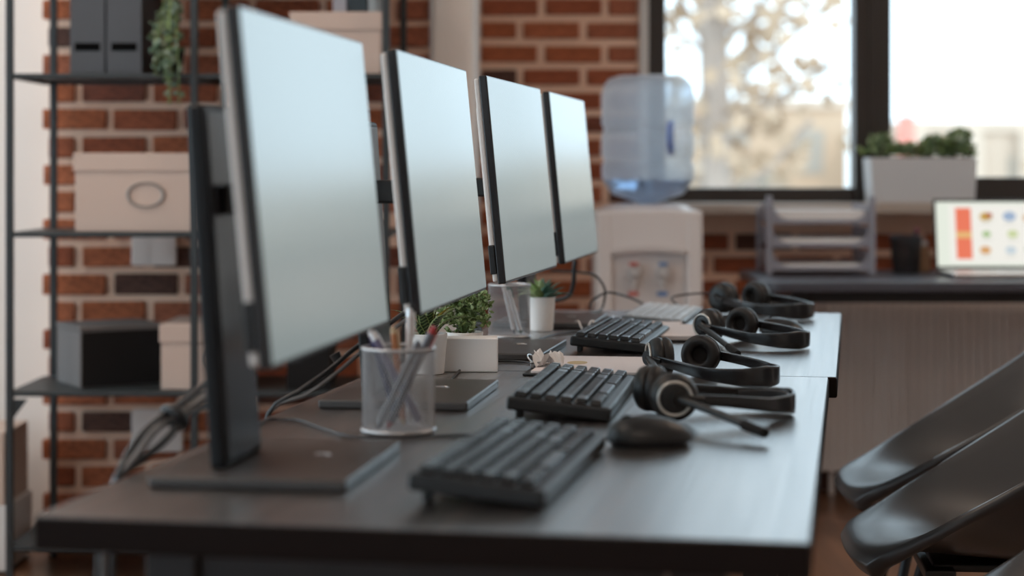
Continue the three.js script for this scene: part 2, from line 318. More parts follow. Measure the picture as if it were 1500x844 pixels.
// ---------------------------------------------------------------- monitors
const MW = 0.508, MH = 0.3282, TILT = 5.49 * Math.PI / 180, BOTTOM = 0.1368, REACH = 0.07;
const screenMat = mat([0.05, 0.055, 0.06], 0.2, { ior: 1.66, emissive: lin(0.175, 0.21, 0.21), emissiveIntensity: 1 });
function makeMonitor(label, X, d, yaw, groupName) {
  // X, d: lower corner of the screen on the side of the camera
  const u = V(Math.sin(yaw), 0, -Math.cos(yaw)), n = V(Math.cos(yaw), 0, Math.sin(yaw));
  const o = V(X, DESK_Y, -d).addScaledVector(u, MW / 2).addScaledVector(n, -REACH).addScaledVector(u, 0.04);
  const t = thing('computer_monitor', label, 'monitor', [o.x, o.y, o.z], -yaw, groupName);
  const z0 = 0.04;                                             // the screen sits a little nearer than the foot
  const base = part(t, 'base', rspan(-0.1, 0.1, 0.0005, 0.012, -0.135, 0.135, 0.003, 2), M.standPlate, 'flat dark metal foot');
  part(base, 'silver_arc', new THREE.TorusGeometry(0.012, 0.0012, 6, 24, 2.2).rotateX(-Math.PI / 2).translate(0.035, 0.0122, -0.02), M.silver);  // thin silver arc laid on the foot
  const column = part(t, 'column', rbox(0.018, 0.372, 0.135, 0.006, 0, 0.186, 0.0175, 3), M.monitorStand, 'dark metal stand column');
  column.position.set(-0.044, 0.011, 0); column.rotation.z = 3.9 * Math.PI / 180;
  part(column, 'column_face', rbox(0.002, 0.355, 0.115, 0.0009, 0.0095, 0.186, 0.0175), M.blackGloss);
  part(t, 'mount', merge([rbox(0.095, 0.032, 0.07, 0.004, -0.003, 0.285, 0.01), rbox(0.012, 0.09, 0.09, 0.004, 0.008, 0.285, 0.012)]), M.blackPlastic);
  const pane = new THREE.Group(); pane.name = 'display'; t.add(pane);
  pane.position.set(REACH, BOTTOM, z0); pane.rotation.z = TILT;
  part(pane, 'bezel', rspan(-0.013, -0.0005, 0, MH, -MW / 2, MW / 2, 0.002, 2), M.blackGloss, 'black screen rim');
  part(pane, 'screen', span(-0.001, 0, 0.004, MH - 0.0025, -MW / 2 + 0.003, MW / 2 - 0.003), screenMat, 'pale glowing screen');
  const s = new THREE.Shape(); const a = MW / 2 - 0.003; s.moveTo(-a, 0.004); s.lineTo(a, 0.004); s.lineTo(a, MH - 0.004); s.lineTo(-a, MH - 0.004); s.closePath();
  // back cover: two stacked shells that thicken toward the middle
  part(pane, 'back_cover', merge([rspan(-0.022, -0.0125, 0.003, MH - 0.003, -a, a, 0.004, 3), rspan(-0.034, -0.015, 0.02, MH - 0.04, -a + 0.05, a - 0.05, 0.012, 3)]), M.monitorBack, 'pale grey back cover');
  part(pane, 'port_panel', rspan(-0.024, -0.0135, 0.016, 0.062, a - 0.03, a + 0.0025, 0.002, 2), M.blackPlastic, 'black side port block');
  for (const y of [0.026, 0.038, 0.05]) part(pane, 'port', box(0.004, 0.008, 0.001, -0.0185, y, a + 0.0026), M.steelDark);
  return t;
}
const mons = [[-0.2137, 1.6754, 0.1402, 'computer monitor with pale lit screen next to the mesh cup of crossed pens'],
  [-0.1105, 2.2925, 0.1447, 'computer monitor with pale lit screen over the potted striped succulent'],
  [-0.0091, 2.9352, 0.1815, 'computer monitor with pale lit screen over the mesh cup holding two pens'],
  [0.1011, 3.5451, 0.1684, 'computer monitor with pale lit screen standing beside the water cooler']];
mons.forEach(([x, d, y, l]) => makeMonitor(l, x, d, y, 'row of monitors along the desks'));

// ---------------------------------------------------------------- keyboards
const KL = 0.375, KW = 0.132;
const keyGeo = new Map();
function keyShape(w, dpt) {
  const k = w.toFixed(4) + dpt.toFixed(4);
  if (!keyGeo.has(k)) {
    const g = rbox(dpt, 0.008, w, 0.0016, 0, 0.004, 0, 1), p = g.attributes.position;
    for (let i = 0; i < p.count; i++) if (p.getY(i) > 0.004) p.setXYZ(i, p.getX(i) * 0.84, p.getY(i), p.getZ(i) * 0.84);
    g.computeVertexNormals(); keyGeo.set(k, g);
  }
  return keyGeo.get(k);
}
const rowsOfKeys = [ // widths in key units along the length, bottom row first
  [1.25, 1.25, 1.25, 6.25, 1.25, 1.25, 1.25, 1.25, 0.5, 1, 1, 1], [2.25, ...Array(10).fill(1), 2.75, 0.5 + 1, 1, 1.5], [1.75, ...Array(11).fill(1), 2.25, 3.5 / 3, 3.5 / 3, 3.5 / 3],
  [1.5, ...Array(12).fill(1), 1.5, 0.5 + 1, 1, 1], [...Array(13).fill(1), 2, 0.5 + 1, 1, 1], [1, 1.25, ...Array(4).fill(1), 1.5, ...Array(3).fill(1), 1.5, ...Array(4).fill(1), 1.25, 1]];
function makeKeyboard(label, X, d, yaw, pitch, body, keys, low = false) {
  // X, d: the corner of the front edge on the side of the camera
  const u = V(Math.sin(yaw), 0, -Math.cos(yaw)), n = V(Math.cos(yaw), 0, Math.sin(yaw));
  const c = V(X, DESK_Y, -d).addScaledVector(u, KL / 2).addScaledVector(n, -KW / 2);
  const t = thing('keyboard', label, 'keyboard', [c.x, c.y + 0.001, c.z], -yaw, 'keyboards along the desks');
  const tip = new THREE.Group(); tip.rotation.z = -pitch; tip.position.y = Math.sin(pitch) * KW / 2; 
  const put = (name, g, m, l) => { g = g.clone().rotateZ(-pitch).translate(0, Math.sin(pitch) * KW / 2, 0); return part(t, name, g, m, l); };
  const th = low ? 0.006 : 0.017;
  put('case', rspan(-KW / 2, KW / 2, 0, th, -KL / 2, KL / 2, low ? 0.0025 : 0.004, 2), body, 'keyboard case');
  const unit = (KL - 0.014) / 18.25, rowD = (KW - (low ? 0.014 : 0.017)) / 6;
  const Q = new THREE.Quaternion().setFromAxisAngle(V(0, 0, 1), -pitch);
  rowsOfKeys.forEach((row, r) => {
    const total = row.reduce((a, b) => a + b, 0); let pos = 0;
    for (const w of row) {
      const zc = KL / 2 - 0.007 - (pos + w / 2) * unit * 18.25 / total, ww = Math.max(0.006, w * unit * 18.25 / total - 0.0046); pos += w;
      const x = KW / 2 - (low ? 0.008 : 0.011) - (r + 0.5) * rowD, k = part(t, 'key', keyShape(Math.round(ww * 1000) / 1000, rowD - 0.003), keys);
      if (low) k.scale.y = 0.5;
      k.position.copy(V(x, th - 0.0008, zc).applyQuaternion(Q)).add(V(0, Math.sin(pitch) * KW / 2, 0)); k.quaternion.copy(Q);
    }
  });
  const lift = Math.sin(pitch) * (KW - 0.02);
  for (const z of [-KL / 2 + 0.03, KL / 2 - 0.03]) part(t, 'foot', rbox(0.008, Math.max(0.004, lift), 0.018, 0.0015, -KW / 2 + 0.014, lift / 2 - 0.0005, z, 1), body);
  return t;
}
makeKeyboard('black keyboard lying beside the mesh cup of crossed pens', 0.03, 1.735, 0.2, 0.1, M.blackPlastic, M.keyPlastic);
makeKeyboard('black keyboard standing in front of the clipboard with pinkish paper', 0.122, 2.334, 0.15, 0.1, M.blackPlastic, M.keyPlastic);
makeKeyboard('black keyboard beside the succulent in a slim white pot and the white notepad', 0.228, 3.2, 0.19, 0.09, M.blackPlastic, M.keyPlastic);
makeKeyboard('pale grey keyboard on the desk by the water cooler', 0.352, 3.82, 0.2, 0.07, M.greyBody, M.greyKey, true);

// ---------------------------------------------------------------- headsets
function ribbon(pts, heights, ys, thick) {                     // upright band along pts, with height and centre height per point
  const curve = new THREE.CatmullRomCurve3(pts), n = 56, pos = [], idx = [], lerpAt = (a, t) => { const k = t * (a.length - 1), i = Math.min(a.length - 2, Math.floor(k)); return a[i] + (a[i + 1] - a[i]) * (k - i); };
  const ring = []; for (let i = 0; i < 16; i++) { const a = i / 16 * 6.2832, c = Math.cos(a), s = Math.sin(a); ring.push([Math.sign(c) * Math.pow(Math.abs(c), 0.5), Math.sign(s) * Math.pow(Math.abs(s), 0.35)]); }
  for (let i = 0; i <= n; i++) {
    const t = i / n, p = curve.getPoint(t), tg = curve.getTangent(t), side = V(-tg.z, 0, tg.x).normalize(), h = lerpAt(heights, t) / 2, y = lerpAt(ys, t);
    for (const [a, b] of ring) pos.push(p.x + side.x * a * thick / 2, y + b * h, p.z + side.z * a * thick / 2);
    if (i < n) for (let k = 0; k < 16; k++) { const A = i * 16 + k, B = i * 16 + (k + 1) % 16; idx.push(A, B, A + 16, B, B + 16, A + 16); }
  }
  for (const e of [0, n]) { const c = pos.length / 3, o = e * 16; let x = 0, y = 0, z = 0; for (let k = 0; k < 16; k++) { x += pos[(o + k) * 3] / 16; y += pos[(o + k) * 3 + 1] / 16; z += pos[(o + k) * 3 + 2] / 16; } pos.push(x, y, z); for (let k = 0; k < 16; k++) e ? idx.push(c, o + (k + 1) % 16, o + k) : idx.push(c, o + k, o + (k + 1) % 16); }
  const g = new THREE.BufferGeometry(); g.setAttribute('position', new THREE.Float32BufferAttribute(pos, 3)); g.setIndex(idx); g.setAttribute('uv', new THREE.Float32BufferAttribute(new Float32Array(pos.length / 3 * 2), 2)); g.computeVertexNormals(); return g;
}
const cupShell = lathe([[0.0001, 0.0135], [0.012, 0.0138], [0.02, 0.0128], [0.0265, 0.0085], [0.0295, 0.002], [0.03, -0.003], [0.029, -0.008], [0.0001, -0.008]], 40);
const cupPad = new THREE.TorusGeometry(0.0205, 0.0098, 14, 40).rotateX(Math.PI / 2).scale(1, 1.05, 1).translate(0, -0.0125, 0);
const cupHole = cyl(0.015, 0.015, 0.004, 0, -0.0115, 0, 28);
const cupRing = new THREE.TorusGeometry(0.0205, 0.0019, 8, 40).rotateX(Math.PI / 2).translate(0, 0.0133, 0);
function makeHeadset(label, X, d, turn, { L = 0.18, gap = 0.045, swivel = [0, 0], boom, boomCup = 1, lift = [0.0315, 0.0315], size = 1, ringOn = 1 }) {
  const t = thing('headset', label, 'headset', [X, DESK_Y + 0.0008, -d], turn, 'headsets along the desks'); t.scale.setScalar(size);
  const half = [V(-0.012, 0, gap + 0.012), V(L * 0.33, 0, 0.066), V(L * 0.68, 0, 0.062), V(L * 0.93, 0, 0.035)];
  const pts = [...half, V(L, 0, 0), ...half.slice().reverse().map((p) => V(p.x, 0, -p.z))];
  part(t, 'headband', ribbon(pts, [0.013, 0.015, 0.018, 0.026, 0.032, 0.026, 0.018, 0.015, 0.013], [lift[0], 0.026, 0.019, 0.0165, 0.0165, 0.0165, 0.019, 0.026, lift[1]], 0.0052), M.blackGloss, 'glossy black headband');
  const inner = [V(L * 0.7, 0, 0.054), V(L * 0.9, 0, 0.03), V(L * 0.955, 0, 0), V(L * 0.9, 0, -0.03), V(L * 0.7, 0, -0.054)];
  part(t, 'band_pad', ribbon(inner, [0.016, 0.022, 0.024, 0.022, 0.016], [0.017, 0.0165, 0.0165, 0.0165, 0.017], 0.005), M.leather, 'padded inner lining');
  const cups = [1, -1].map((s, i) => {
    const cup = part(t, 'ear_cup', cupShell, M.blackPlastic, 'round black ear cup');
    cup.position.set(-0.012, lift[i], s * gap);
    cup.rotation.set(s * Math.PI / 2, 0, 0, 'YXZ'); cup.rotation.order = 'YXZ'; cup.rotation.y = swivel[i];
    part(cup, 'cushion', cupPad, M.leather, 'soft leather ear cushion');
    part(cup, 'speaker_cloth', cupHole, M.foam);
    if (s === ringOn || ringOn === 2) part(cup, 'ring', cupRing, M.ring, 'silver ring');
    part(t, 'yoke', tube([V(-0.012, lift[i] + 0.006, s * (gap + 0.015)), V(0.004, lift[i], s * (gap + 0.018)), V(0.02, lift[i] - 0.002, s * (gap + 0.017))], 0.0045, 12, 8), M.blackPlastic);
    return cup;
  });
  if (boom) {
    t.updateMatrixWorld(true);
    const tip = t.worldToLocal(boom.clone()), from = V(-0.012, lift[0], gap + 0.0165), mid = from.clone().lerp(tip, 0.5).add(V(0, 0.001, 0)), near = from.clone().lerp(tip, 0.78);
    const b = part(t, 'microphone_boom', merge([tube([from, mid, tip], 0.0052, 20, 8), cyl(0.011, 0.011, 0.006, 0, 0, 0, 24).rotateX(Math.PI / 2).translate(from.x, from.y, from.z)]), M.blackPlastic, 'black microphone arm');
    part(b, 'microphone', between(near, tip.clone().add(tip.clone().sub(near).setLength(0.004)), 0.0064, 0.0058, 12), M.foam);
  }
  return t;
}
makeHeadset('black headset with long microphone arm and silver ringed ear cup behind a mouse', 0.2, 2.385, 0.26, { boom: over(1118, 634, 0.012), swivel: [-0.3, 0.9], L: 0.165, gap: 0.052 });
makeHeadset('black headset with its ear cushion turned up open, lying across the desk joint', 0.262, 2.845, -0.96, { boom: over(977, 566, 0.02), swivel: [-0.5, 0.6] });
makeHeadset('black headset with bright silver ring, beside the white notepad', 0.398, 3.425, -0.96, { boom: over(1080, 518, 0.007), swivel: [0.1, 0.35] });
makeHeadset('black headset lying by the pale grey keyboard', 0.505, 4.09, -1.05, { swivel: [0.2, 0.1], size: 1.12, ringOn: 0 });

// ---------------------------------------------------------------- mice
const mouseGeo = (() => {
  const g = new THREE.SphereGeometry(1, 40, 24), p = g.attributes.position;
  for (let i = 0; i < p.count; i++) {
    let x = p.getX(i), y = p.getY(i), z = p.getZ(i);
    y = y < 0 ? y * 0.28 : y; x = Math.sign(x) * Math.pow(Math.abs(x), 0.8);
    p.setXYZ(i, x * 0.05, 0.0088 + y * (0.026 - 0.004 * x), z * 0.031 * (1 - 0.08 * x));
  }
  g.computeVertexNormals(); return g;
})();
function makeMouse(label, X, d, turn, s = 1) {
  const t = thing('computer_mouse', label, 'mouse', [X, DESK_Y - 0.0008, -d], turn, 'mice along the desks'); t.scale.setScalar(s);
  part(t, 'shell', mouseGeo, M.blackPlastic, 'rounded black shell');
  part(t, 'scroll_wheel', cyl(0.0085, 0.0085, 0.006, 0, 0, 0, 20).rotateX(Math.PI / 2).translate(-0.026, 0.0275, 0), M.foam);
  part(t, 'skirt', cyl(0.03, 0.029, 0.004, 0, 0.0035, 0, 32).scale(1.52, 1, 0.95), M.steelDark);
}
makeMouse('black computer mouse at the end of the keyboard beside the pen cup', 0.157, 2.145, 0.15);
makeMouse('black computer mouse behind the headset with the bright silver ring', 0.512, 3.56, -0.9);
makeMouse('black computer mouse behind the headset by the pale keyboard', 0.58, 4.235, -0.6);

// ---------------------------------------------------------------- pen cups and pens
function wireCup(label, x, z, y, r, h, m, { wires = 72, wire = 0.00046, taper = 1 } = {}) {
  const t = thing('pen_cup', label, 'pen cup', [x, y + 0.0006, z]), net = [];
  for (const dir of [-1, 1]) for (let i = 0; i < wires; i++) {
    const a0 = i / wires * 6.2832, pts = []; for (let k = 0; k <= 8; k++) { const a = a0 + dir * k / 8 * 1.15, q = r * (taper + (1 - taper) * k / 8); pts.push(V(Math.cos(a) * q, 0.002 + k / 8 * (h - 0.003), Math.sin(a) * q)); }
    net.push(new THREE.TubeGeometry(new THREE.CatmullRomCurve3(pts), 8, wire, 3));
  }
  part(t, 'wire_mesh', merge(net), m, 'fine metal mesh wall').userData.kind = 'stuff';
  part(t, 'rim', new THREE.TorusGeometry(r, 0.0022, 10, 48).rotateX(Math.PI / 2).translate(0, h, 0), m);
  part(t, 'base_ring', new THREE.TorusGeometry(r * taper, 0.0026, 10, 48).rotateX(Math.PI / 2).translate(0, 0.0026, 0), m);
  part(t, 'bottom', cyl(r * taper - 0.001, r * taper - 0.001, 0.0015, 0, 0.0022, 0, 36), m);
  return t;
}
function pen(label, a, b, body, tipMat, r = 0.0042) {          // a: lower end, b: upper end
  const t = thing('pen', label, 'pen', a.toArray(), 0, 'pens in the mesh cups'), e = b.clone().sub(a), L = e.length();
  t.quaternion.setFromUnitVectors(V(0, 1, 0), e.normalize());
  part(t, 'barrel', cyl(r, r, L * 0.86, 0, L * 0.5, 0, 14), body);
  part(t, 'tip', cyl(r, 0.0009, L * 0.07, 0, L * 0.035, 0, 14), tipMat);
  part(t, 'cap', merge([cyl(r * 0.75, r, L * 0.07, 0, L * 0.965, 0, 14), box(0.0022, L * 0.22, 0.003, r + 0.0012, L * 0.86, 0)]), tipMat);
}
const cup1 = over(583, 634), C1 = (x, y, z) => V(cup1.x + x, DESK_Y + y, cup1.z + z);
const cup2 = over(746, 494), C2 = (x, y, z) => V(cup2.x + x, DESK_Y + y, cup2.z + z);
const cupTone = mat([0.5, 0.5, 0.51], 0.35, { metalness: 0.7 });
wireCup('silver wire mesh cup full of crossed pens', cup1.x, cup1.z - 0.01, DESK_Y, 0.043, 0.1, cupTone);
wireCup('silver wire mesh cup holding two pens before the slim white pot', cup2.x, cup2.z, DESK_Y, 0.039, 0.098, cupTone, { wires: 44, wire: 0.0004 });
{
  const grey = mat([0.12, 0.12, 0.14], 0.35), violet = mat([0.16, 0.14, 0.22], 0.35), navy = mat([0.02, 0.025, 0.1], 0.35), orange = mat([0.42, 0.17, 0.07], 0.55), pale = mat([0.62, 0.58, 0.57], 0.35), redDark = mat([0.35, 0.03, 0.03], 0.4);
  pen('dark grey pen with red cap crossing the cup of pens', C1(-0.012, 0.006, 0.01), C1(0.044, 0.128, 0.008), grey, redDark, 0.005);
  pen('violet grey pen crossing behind the dark grey pen', C1(0.03, 0.006, -0.004), C1(-0.032, 0.118, -0.01), violet, M.silver, 0.0048);
  pen('orange pencil standing in the cup of crossed pens', C1(0.006, 0.006, -0.018), C1(-0.008, 0.124, -0.03), orange, mat([0.5, 0.36, 0.22], 0.7), 0.004);
  pen('navy blue pen leaning in the cup of crossed pens', C1(0.0, 0.006, -0.03), C1(-0.036, 0.121, -0.034), navy, pale, 0.0045);
  pen('tall pale pen standing in the cup of crossed pens', C1(0.012, 0.006, -0.032), C1(0.012, 0.146, -0.04), pale, M.silver, 0.0045);
  pen('grey pen leaning low in the cup of crossed pens', C1(-0.024, 0.006, 0.018), C1(0.026, 0.112, 0.02), mat([0.2, 0.2, 0.21], 0.4), grey, 0.004);
  pen('pale pen leaning in the cup before the slim white pot', C2(0.01, 0.006, 0.006), C2(-0.018, 0.128, 0.003), pale, grey, 0.0042);
  pen('silver pen leaning in the cup before the slim white pot', C2(0.022, 0.006, -0.006), C2(-0.004, 0.094, -0.012), M.silver, M.leafBlue, 0.0048);
}

// ---------------------------------------------------------------- plants
function blade(len, wide, thick, bend, m = 10) {               // fleshy pointed leaf growing along +y, bending toward +x
  const pos = [], idx = [], uv = [];
  for (let i = 0; i <= m; i++) {
    const t = i / m, w = wide * Math.pow(Math.sin(Math.PI * Math.min(1, 0.18 + 0.82 * t)), 0.8) * (1 - 0.15 * t) + 0.0002, a = bend * t * t, x = Math.sin(a) * len * t * 0.8, y = len * t * Math.cos(a * 0.6);
    for (let k = 0; k < 6; k++) { const q = k / 6 * 6.2832; pos.push(x + Math.sin(q) * thick * (1 - t) * 0.5 + (Math.cos(q) ** 2) * -w * 0.25, y, Math.cos(q) * w); uv.push(k / 6, t); }
    if (i < m) for (let k = 0; k < 6; k++) { const A = i * 6 + k, B = i * 6 + (k + 1) % 6; idx.push(A, A + 6, B, B, A + 6, B + 6); }
  }
  const g = new THREE.BufferGeometry(); g.setAttribute('position', new THREE.Float32BufferAttribute(pos, 3)); g.setAttribute('uv', new THREE.Float32BufferAttribute(uv, 2)); g.setIndex(idx); g.computeVertexNormals(); return g;
}
const stripeMap = texture(64, 256, (u, v) => { const s = Math.sin(v * 70 + 3 * Math.sin(u * 12)) > 0.35 ? 1 : 0, e = Math.min(Math.abs(u - 0.0), Math.abs(u - 0.5), Math.abs(u - 1)) < 0.06 ? 1 : 0; const k = Math.max(s * 0.75, e); return [0.17 + 0.45 * k, 0.25 + 0.42 * k, 0.15 + 0.32 * k]; }, true);
const stripedLeaf = mat([0.8, 0.85, 0.7], 0.4, { map: stripeMap });
function pot(t, rt, rb, h) {
  part(t, 'pot', lathe([[0.0001, 0], [rb, 0], [rb + 0.001, 0.001], [rt, h - 0.001], [rt - 0.0005, h], [rt - 0.003, h], [rt - 0.0035, h - 0.004], [rt - 0.005, h - 0.01], [0.0001, h - 0.01]], 48), M.whiteCeramic, 'white ceramic pot');
  part(t, 'soil', cyl(rt - 0.0055, rt - 0.0055, 0.002, 0, h - 0.0085, 0, 28), M.soil);
}
{ // striped succulent
  const p = over(625, 550), t = thing('potted_succulent', 'striped dark succulent in a round white pot beside the white box', 'plant', [p.x, DESK_Y + 0.0004, p.z - 0.026]);
  pot(t, 0.031, 0.0245, 0.062);
  for (let i = 0; i < 15; i++) { const a = i * 2.4, inner = i / 15, o = part(t, 'leaf', blade(0.07 - 0.01 * inner, 0.0085, 0.008, 0.7 - 0.5 * inner), i % 6 === 2 ? M.leafYellow : stripedLeaf); o.position.set(Math.cos(a) * 0.007 * (1 - inner), 0.055, Math.sin(a) * 0.007 * (1 - inner)); o.rotation.set(0, -a, -0.62 + 0.5 * inner, 'YXZ'); }
}
const leaflet = (s) => { const g = new THREE.CircleGeometry(s, 6), p = g.attributes.position; for (let i = 0; i < p.count; i++) p.setXYZ(i, p.getX(i) * 0.72, p.getY(i), -Math.abs(p.getX(i)) * 0.5); g.computeVertexNormals(); return g.translate(0, s, 0); };
function bush(t, n, rx, ry, rz, cy, s, mats, stemFrom) {
  const sets = mats.map(() => []), stems = [];
  for (let i = 0; i < n; i++) {
    const dir = V(rr(-1, 1), rr(-0.75, 1), rr(-1, 1)).normalize(), k = Math.pow(rnd(), 0.45), c = V(dir.x * rx * k, cy + dir.y * ry * k, dir.z * rz * k);
    if (i % 6 === 0) stems.push(tube([V(0, stemFrom, 0), V(c.x * 0.5, (stemFrom + c.y) / 2 + ry * 0.25, c.z * 0.5), c], s * 0.1, 6, 4));
    for (let q = 0; q < 4; q++) sets[Math.floor(rnd() * mats.length)].push(leaflet(s * rr(0.7, 1.15)).rotateX(rr(0.2, 1.3)).rotateY(q * 1.57 + rr(-0.5, 0.5)).rotateZ(rr(-0.6, 0.6)).translate(c.x, c.y, c.z));
  }
  sets.forEach((l, i) => { if (l.length) part(t, 'foliage', merge(l), mats[i], 'small green leaves').userData.kind = 'stuff'; });
  part(t, 'stems', merge(stems), M.leafMid).userData.kind = 'stuff';
}
{ // bushy plant behind the white box
  const t = thing('potted_plant', 'bushy green plant with tiny leaves spilling over the white box', 'plant', [-0.076, DESK_Y + 0.0004, -2.998]);
  pot(t, 0.03, 0.024, 0.056);
  bush(t, 340, 0.05, 0.042, 0.036, 0.087, 0.0044, [M.leafMid, M.leafMid, M.leafPale], 0.05);
}
{ // white box
  const a = over(656, 547), b = over(729, 547), w = b.x - a.x + 0.006;
  const o = solo('white_box', rbox(w, 0.0525, 0.054, 0.0022, 0, 0.0264, -0.027, 3), M.whiteCeramic, 'small plain white box beside the striped succulent', 'box');
  o.position.set((a.x + b.x) / 2 - 0.003, DESK_Y, a.z - 0.014);
}
{ // green succulent
  const p = over(795, 486), t = thing('potted_succulent', 'green and blue leaved succulent in a slim white pot', 'plant', [p.x - 0.002, DESK_Y + 0.0004, p.z - 0.02]);
  pot(t, 0.027, 0.0215, 0.066);
  for (let i = 0; i < 24; i++) { const a = i * 2.4, inner = i / 24, o = part(t, 'leaf', blade(0.056 - 0.01 * inner, 0.0095, 0.009, 0.6 - 0.4 * inner), [M.leafBlue, M.leafPale, M.leafMid, M.leafBlue][(Math.cos(a) < 0 ? 1 : 0) + (i % 2 ? 0 : Math.cos(a) < 0 ? 1 : 0)]); o.position.set(Math.cos(a) * 0.009 * (1 - inner), 0.058, Math.sin(a) * 0.009 * (1 - inner)); o.rotation.set(0, -a, -0.95 + 0.85 * inner, 'YXZ'); }
}

// ---------------------------------------------------------------- clipboards, paper, notepad
function crumple(t, s, m, at0, label) {
  const g = new THREE.PlaneGeometry(1, 1, 7, 7), p = g.attributes.position;
  for (let i = 0; i < p.count; i++) { const x = p.getX(i), y = p.getY(i); p.setXYZ(i, x * s + rr(-0.06, 0.06) * s, s * (0.3 + 0.26 * Math.sin(x * 8 + y * 3) + rr(-0.07, 0.07)), y * s * 0.8 + rr(-0.05, 0.05) * s); }
  const f = g.toNonIndexed(); f.computeVertexNormals();
  const q = f.clone(), pp = q.attributes.position; for (let i = 0; i < pp.count; i++) pp.setY(i, pp.getY(i) - 0.0006);
  const o = part(t, 'crumpled_sheet', merge([f, q]), m, label); o.position.set(...at0); return o;
}
function clipboard(label, X, d, yaw, w, l, thick, sheet = true) {            // X, d: middle; w across, l along the desk
  const t = thing('clipboard', label, 'clipboard', [X, DESK_Y + 0.0006, -d], -yaw);
  part(t, 'board', rspan(-w / 2, w / 2, 0, 0.003, -l / 2, l / 2, 0.001, 2), M.blackPlastic, 'dark board');
  part(t, 'paper_stack', rspan(-w / 2 + 0.012, w / 2 - 0.004, 0.0031, 0.0031 + thick, -l / 2 + 0.006, l / 2 - 0.006, 0.0008, 1), M.paper, 'pinkish white sheets');
  part(t, 'clip', merge([rbox(0.03, 0.004, 0.07, 0.0015, -w / 2 + 0.016, 0.0125, 0.02), tube([V(-w / 2 + 0.004, 0.012, -0.012), V(-w / 2 - 0.006, 0.02, 0.005), V(-w / 2 - 0.006, 0.02, 0.035), V(-w / 2 + 0.004, 0.012, 0.052)], 0.0014, 20, 6), rbox(0.006, 0.0105, 0.06, 0.001, -w / 2 + 0.004, 0.0085, 0.02)]), M.chrome, 'metal clip');
  if (sheet) crumple(t, 0.045, M.paperWhite, [-w / 2 + 0.03, 0.006, 0.05], 'crumpled white sheet');
  return t;
}
{
  const c = clipboard('clipboard with pinkish paper and a crumpled sheet in its clip, under the open headset', 0.132, 2.975, 0.16, 0.195, 0.25, 0.004);
  part(c, 'printed_oval', cyl(0.016, 0.016, 0.0004, 0, 0, 0, 32).scale(1, 1, 1.5).translate(-0.03, 0.0073, -0.01), mat([0.48, 0.36, 0.2], 0.8), 'printed tan oval');
  clipboard('clipboard with white sheets lying between the pale keyboard and the black keyboards', 0.276, 3.755, 0.17, 0.13, 0.1, 0.005, false);
  const q = thing('crumpled_paper', 'small crumpled white paper beside the slim white pot', 'paper', [0.148, DESK_Y - 0.002, -3.655], 0.4); crumple(q, 0.04, M.paperWhite, [0, 0, 0]);
  const t = thing('notepad', 'white notepad with a dark backing beside the headset with the bright silver ring', 'notepad', [0.318, DESK_Y + 0.0006, -3.555], -0.17);
  part(t, 'backing', rbox(0.08, 0.003, 0.262, 0.0012, 0, 0.0015, 0), M.blackPlastic);
  part(t, 'pages', rbox(0.078, 0.008, 0.26, 0.0012, 0, 0.0072, 0), M.paper);
}

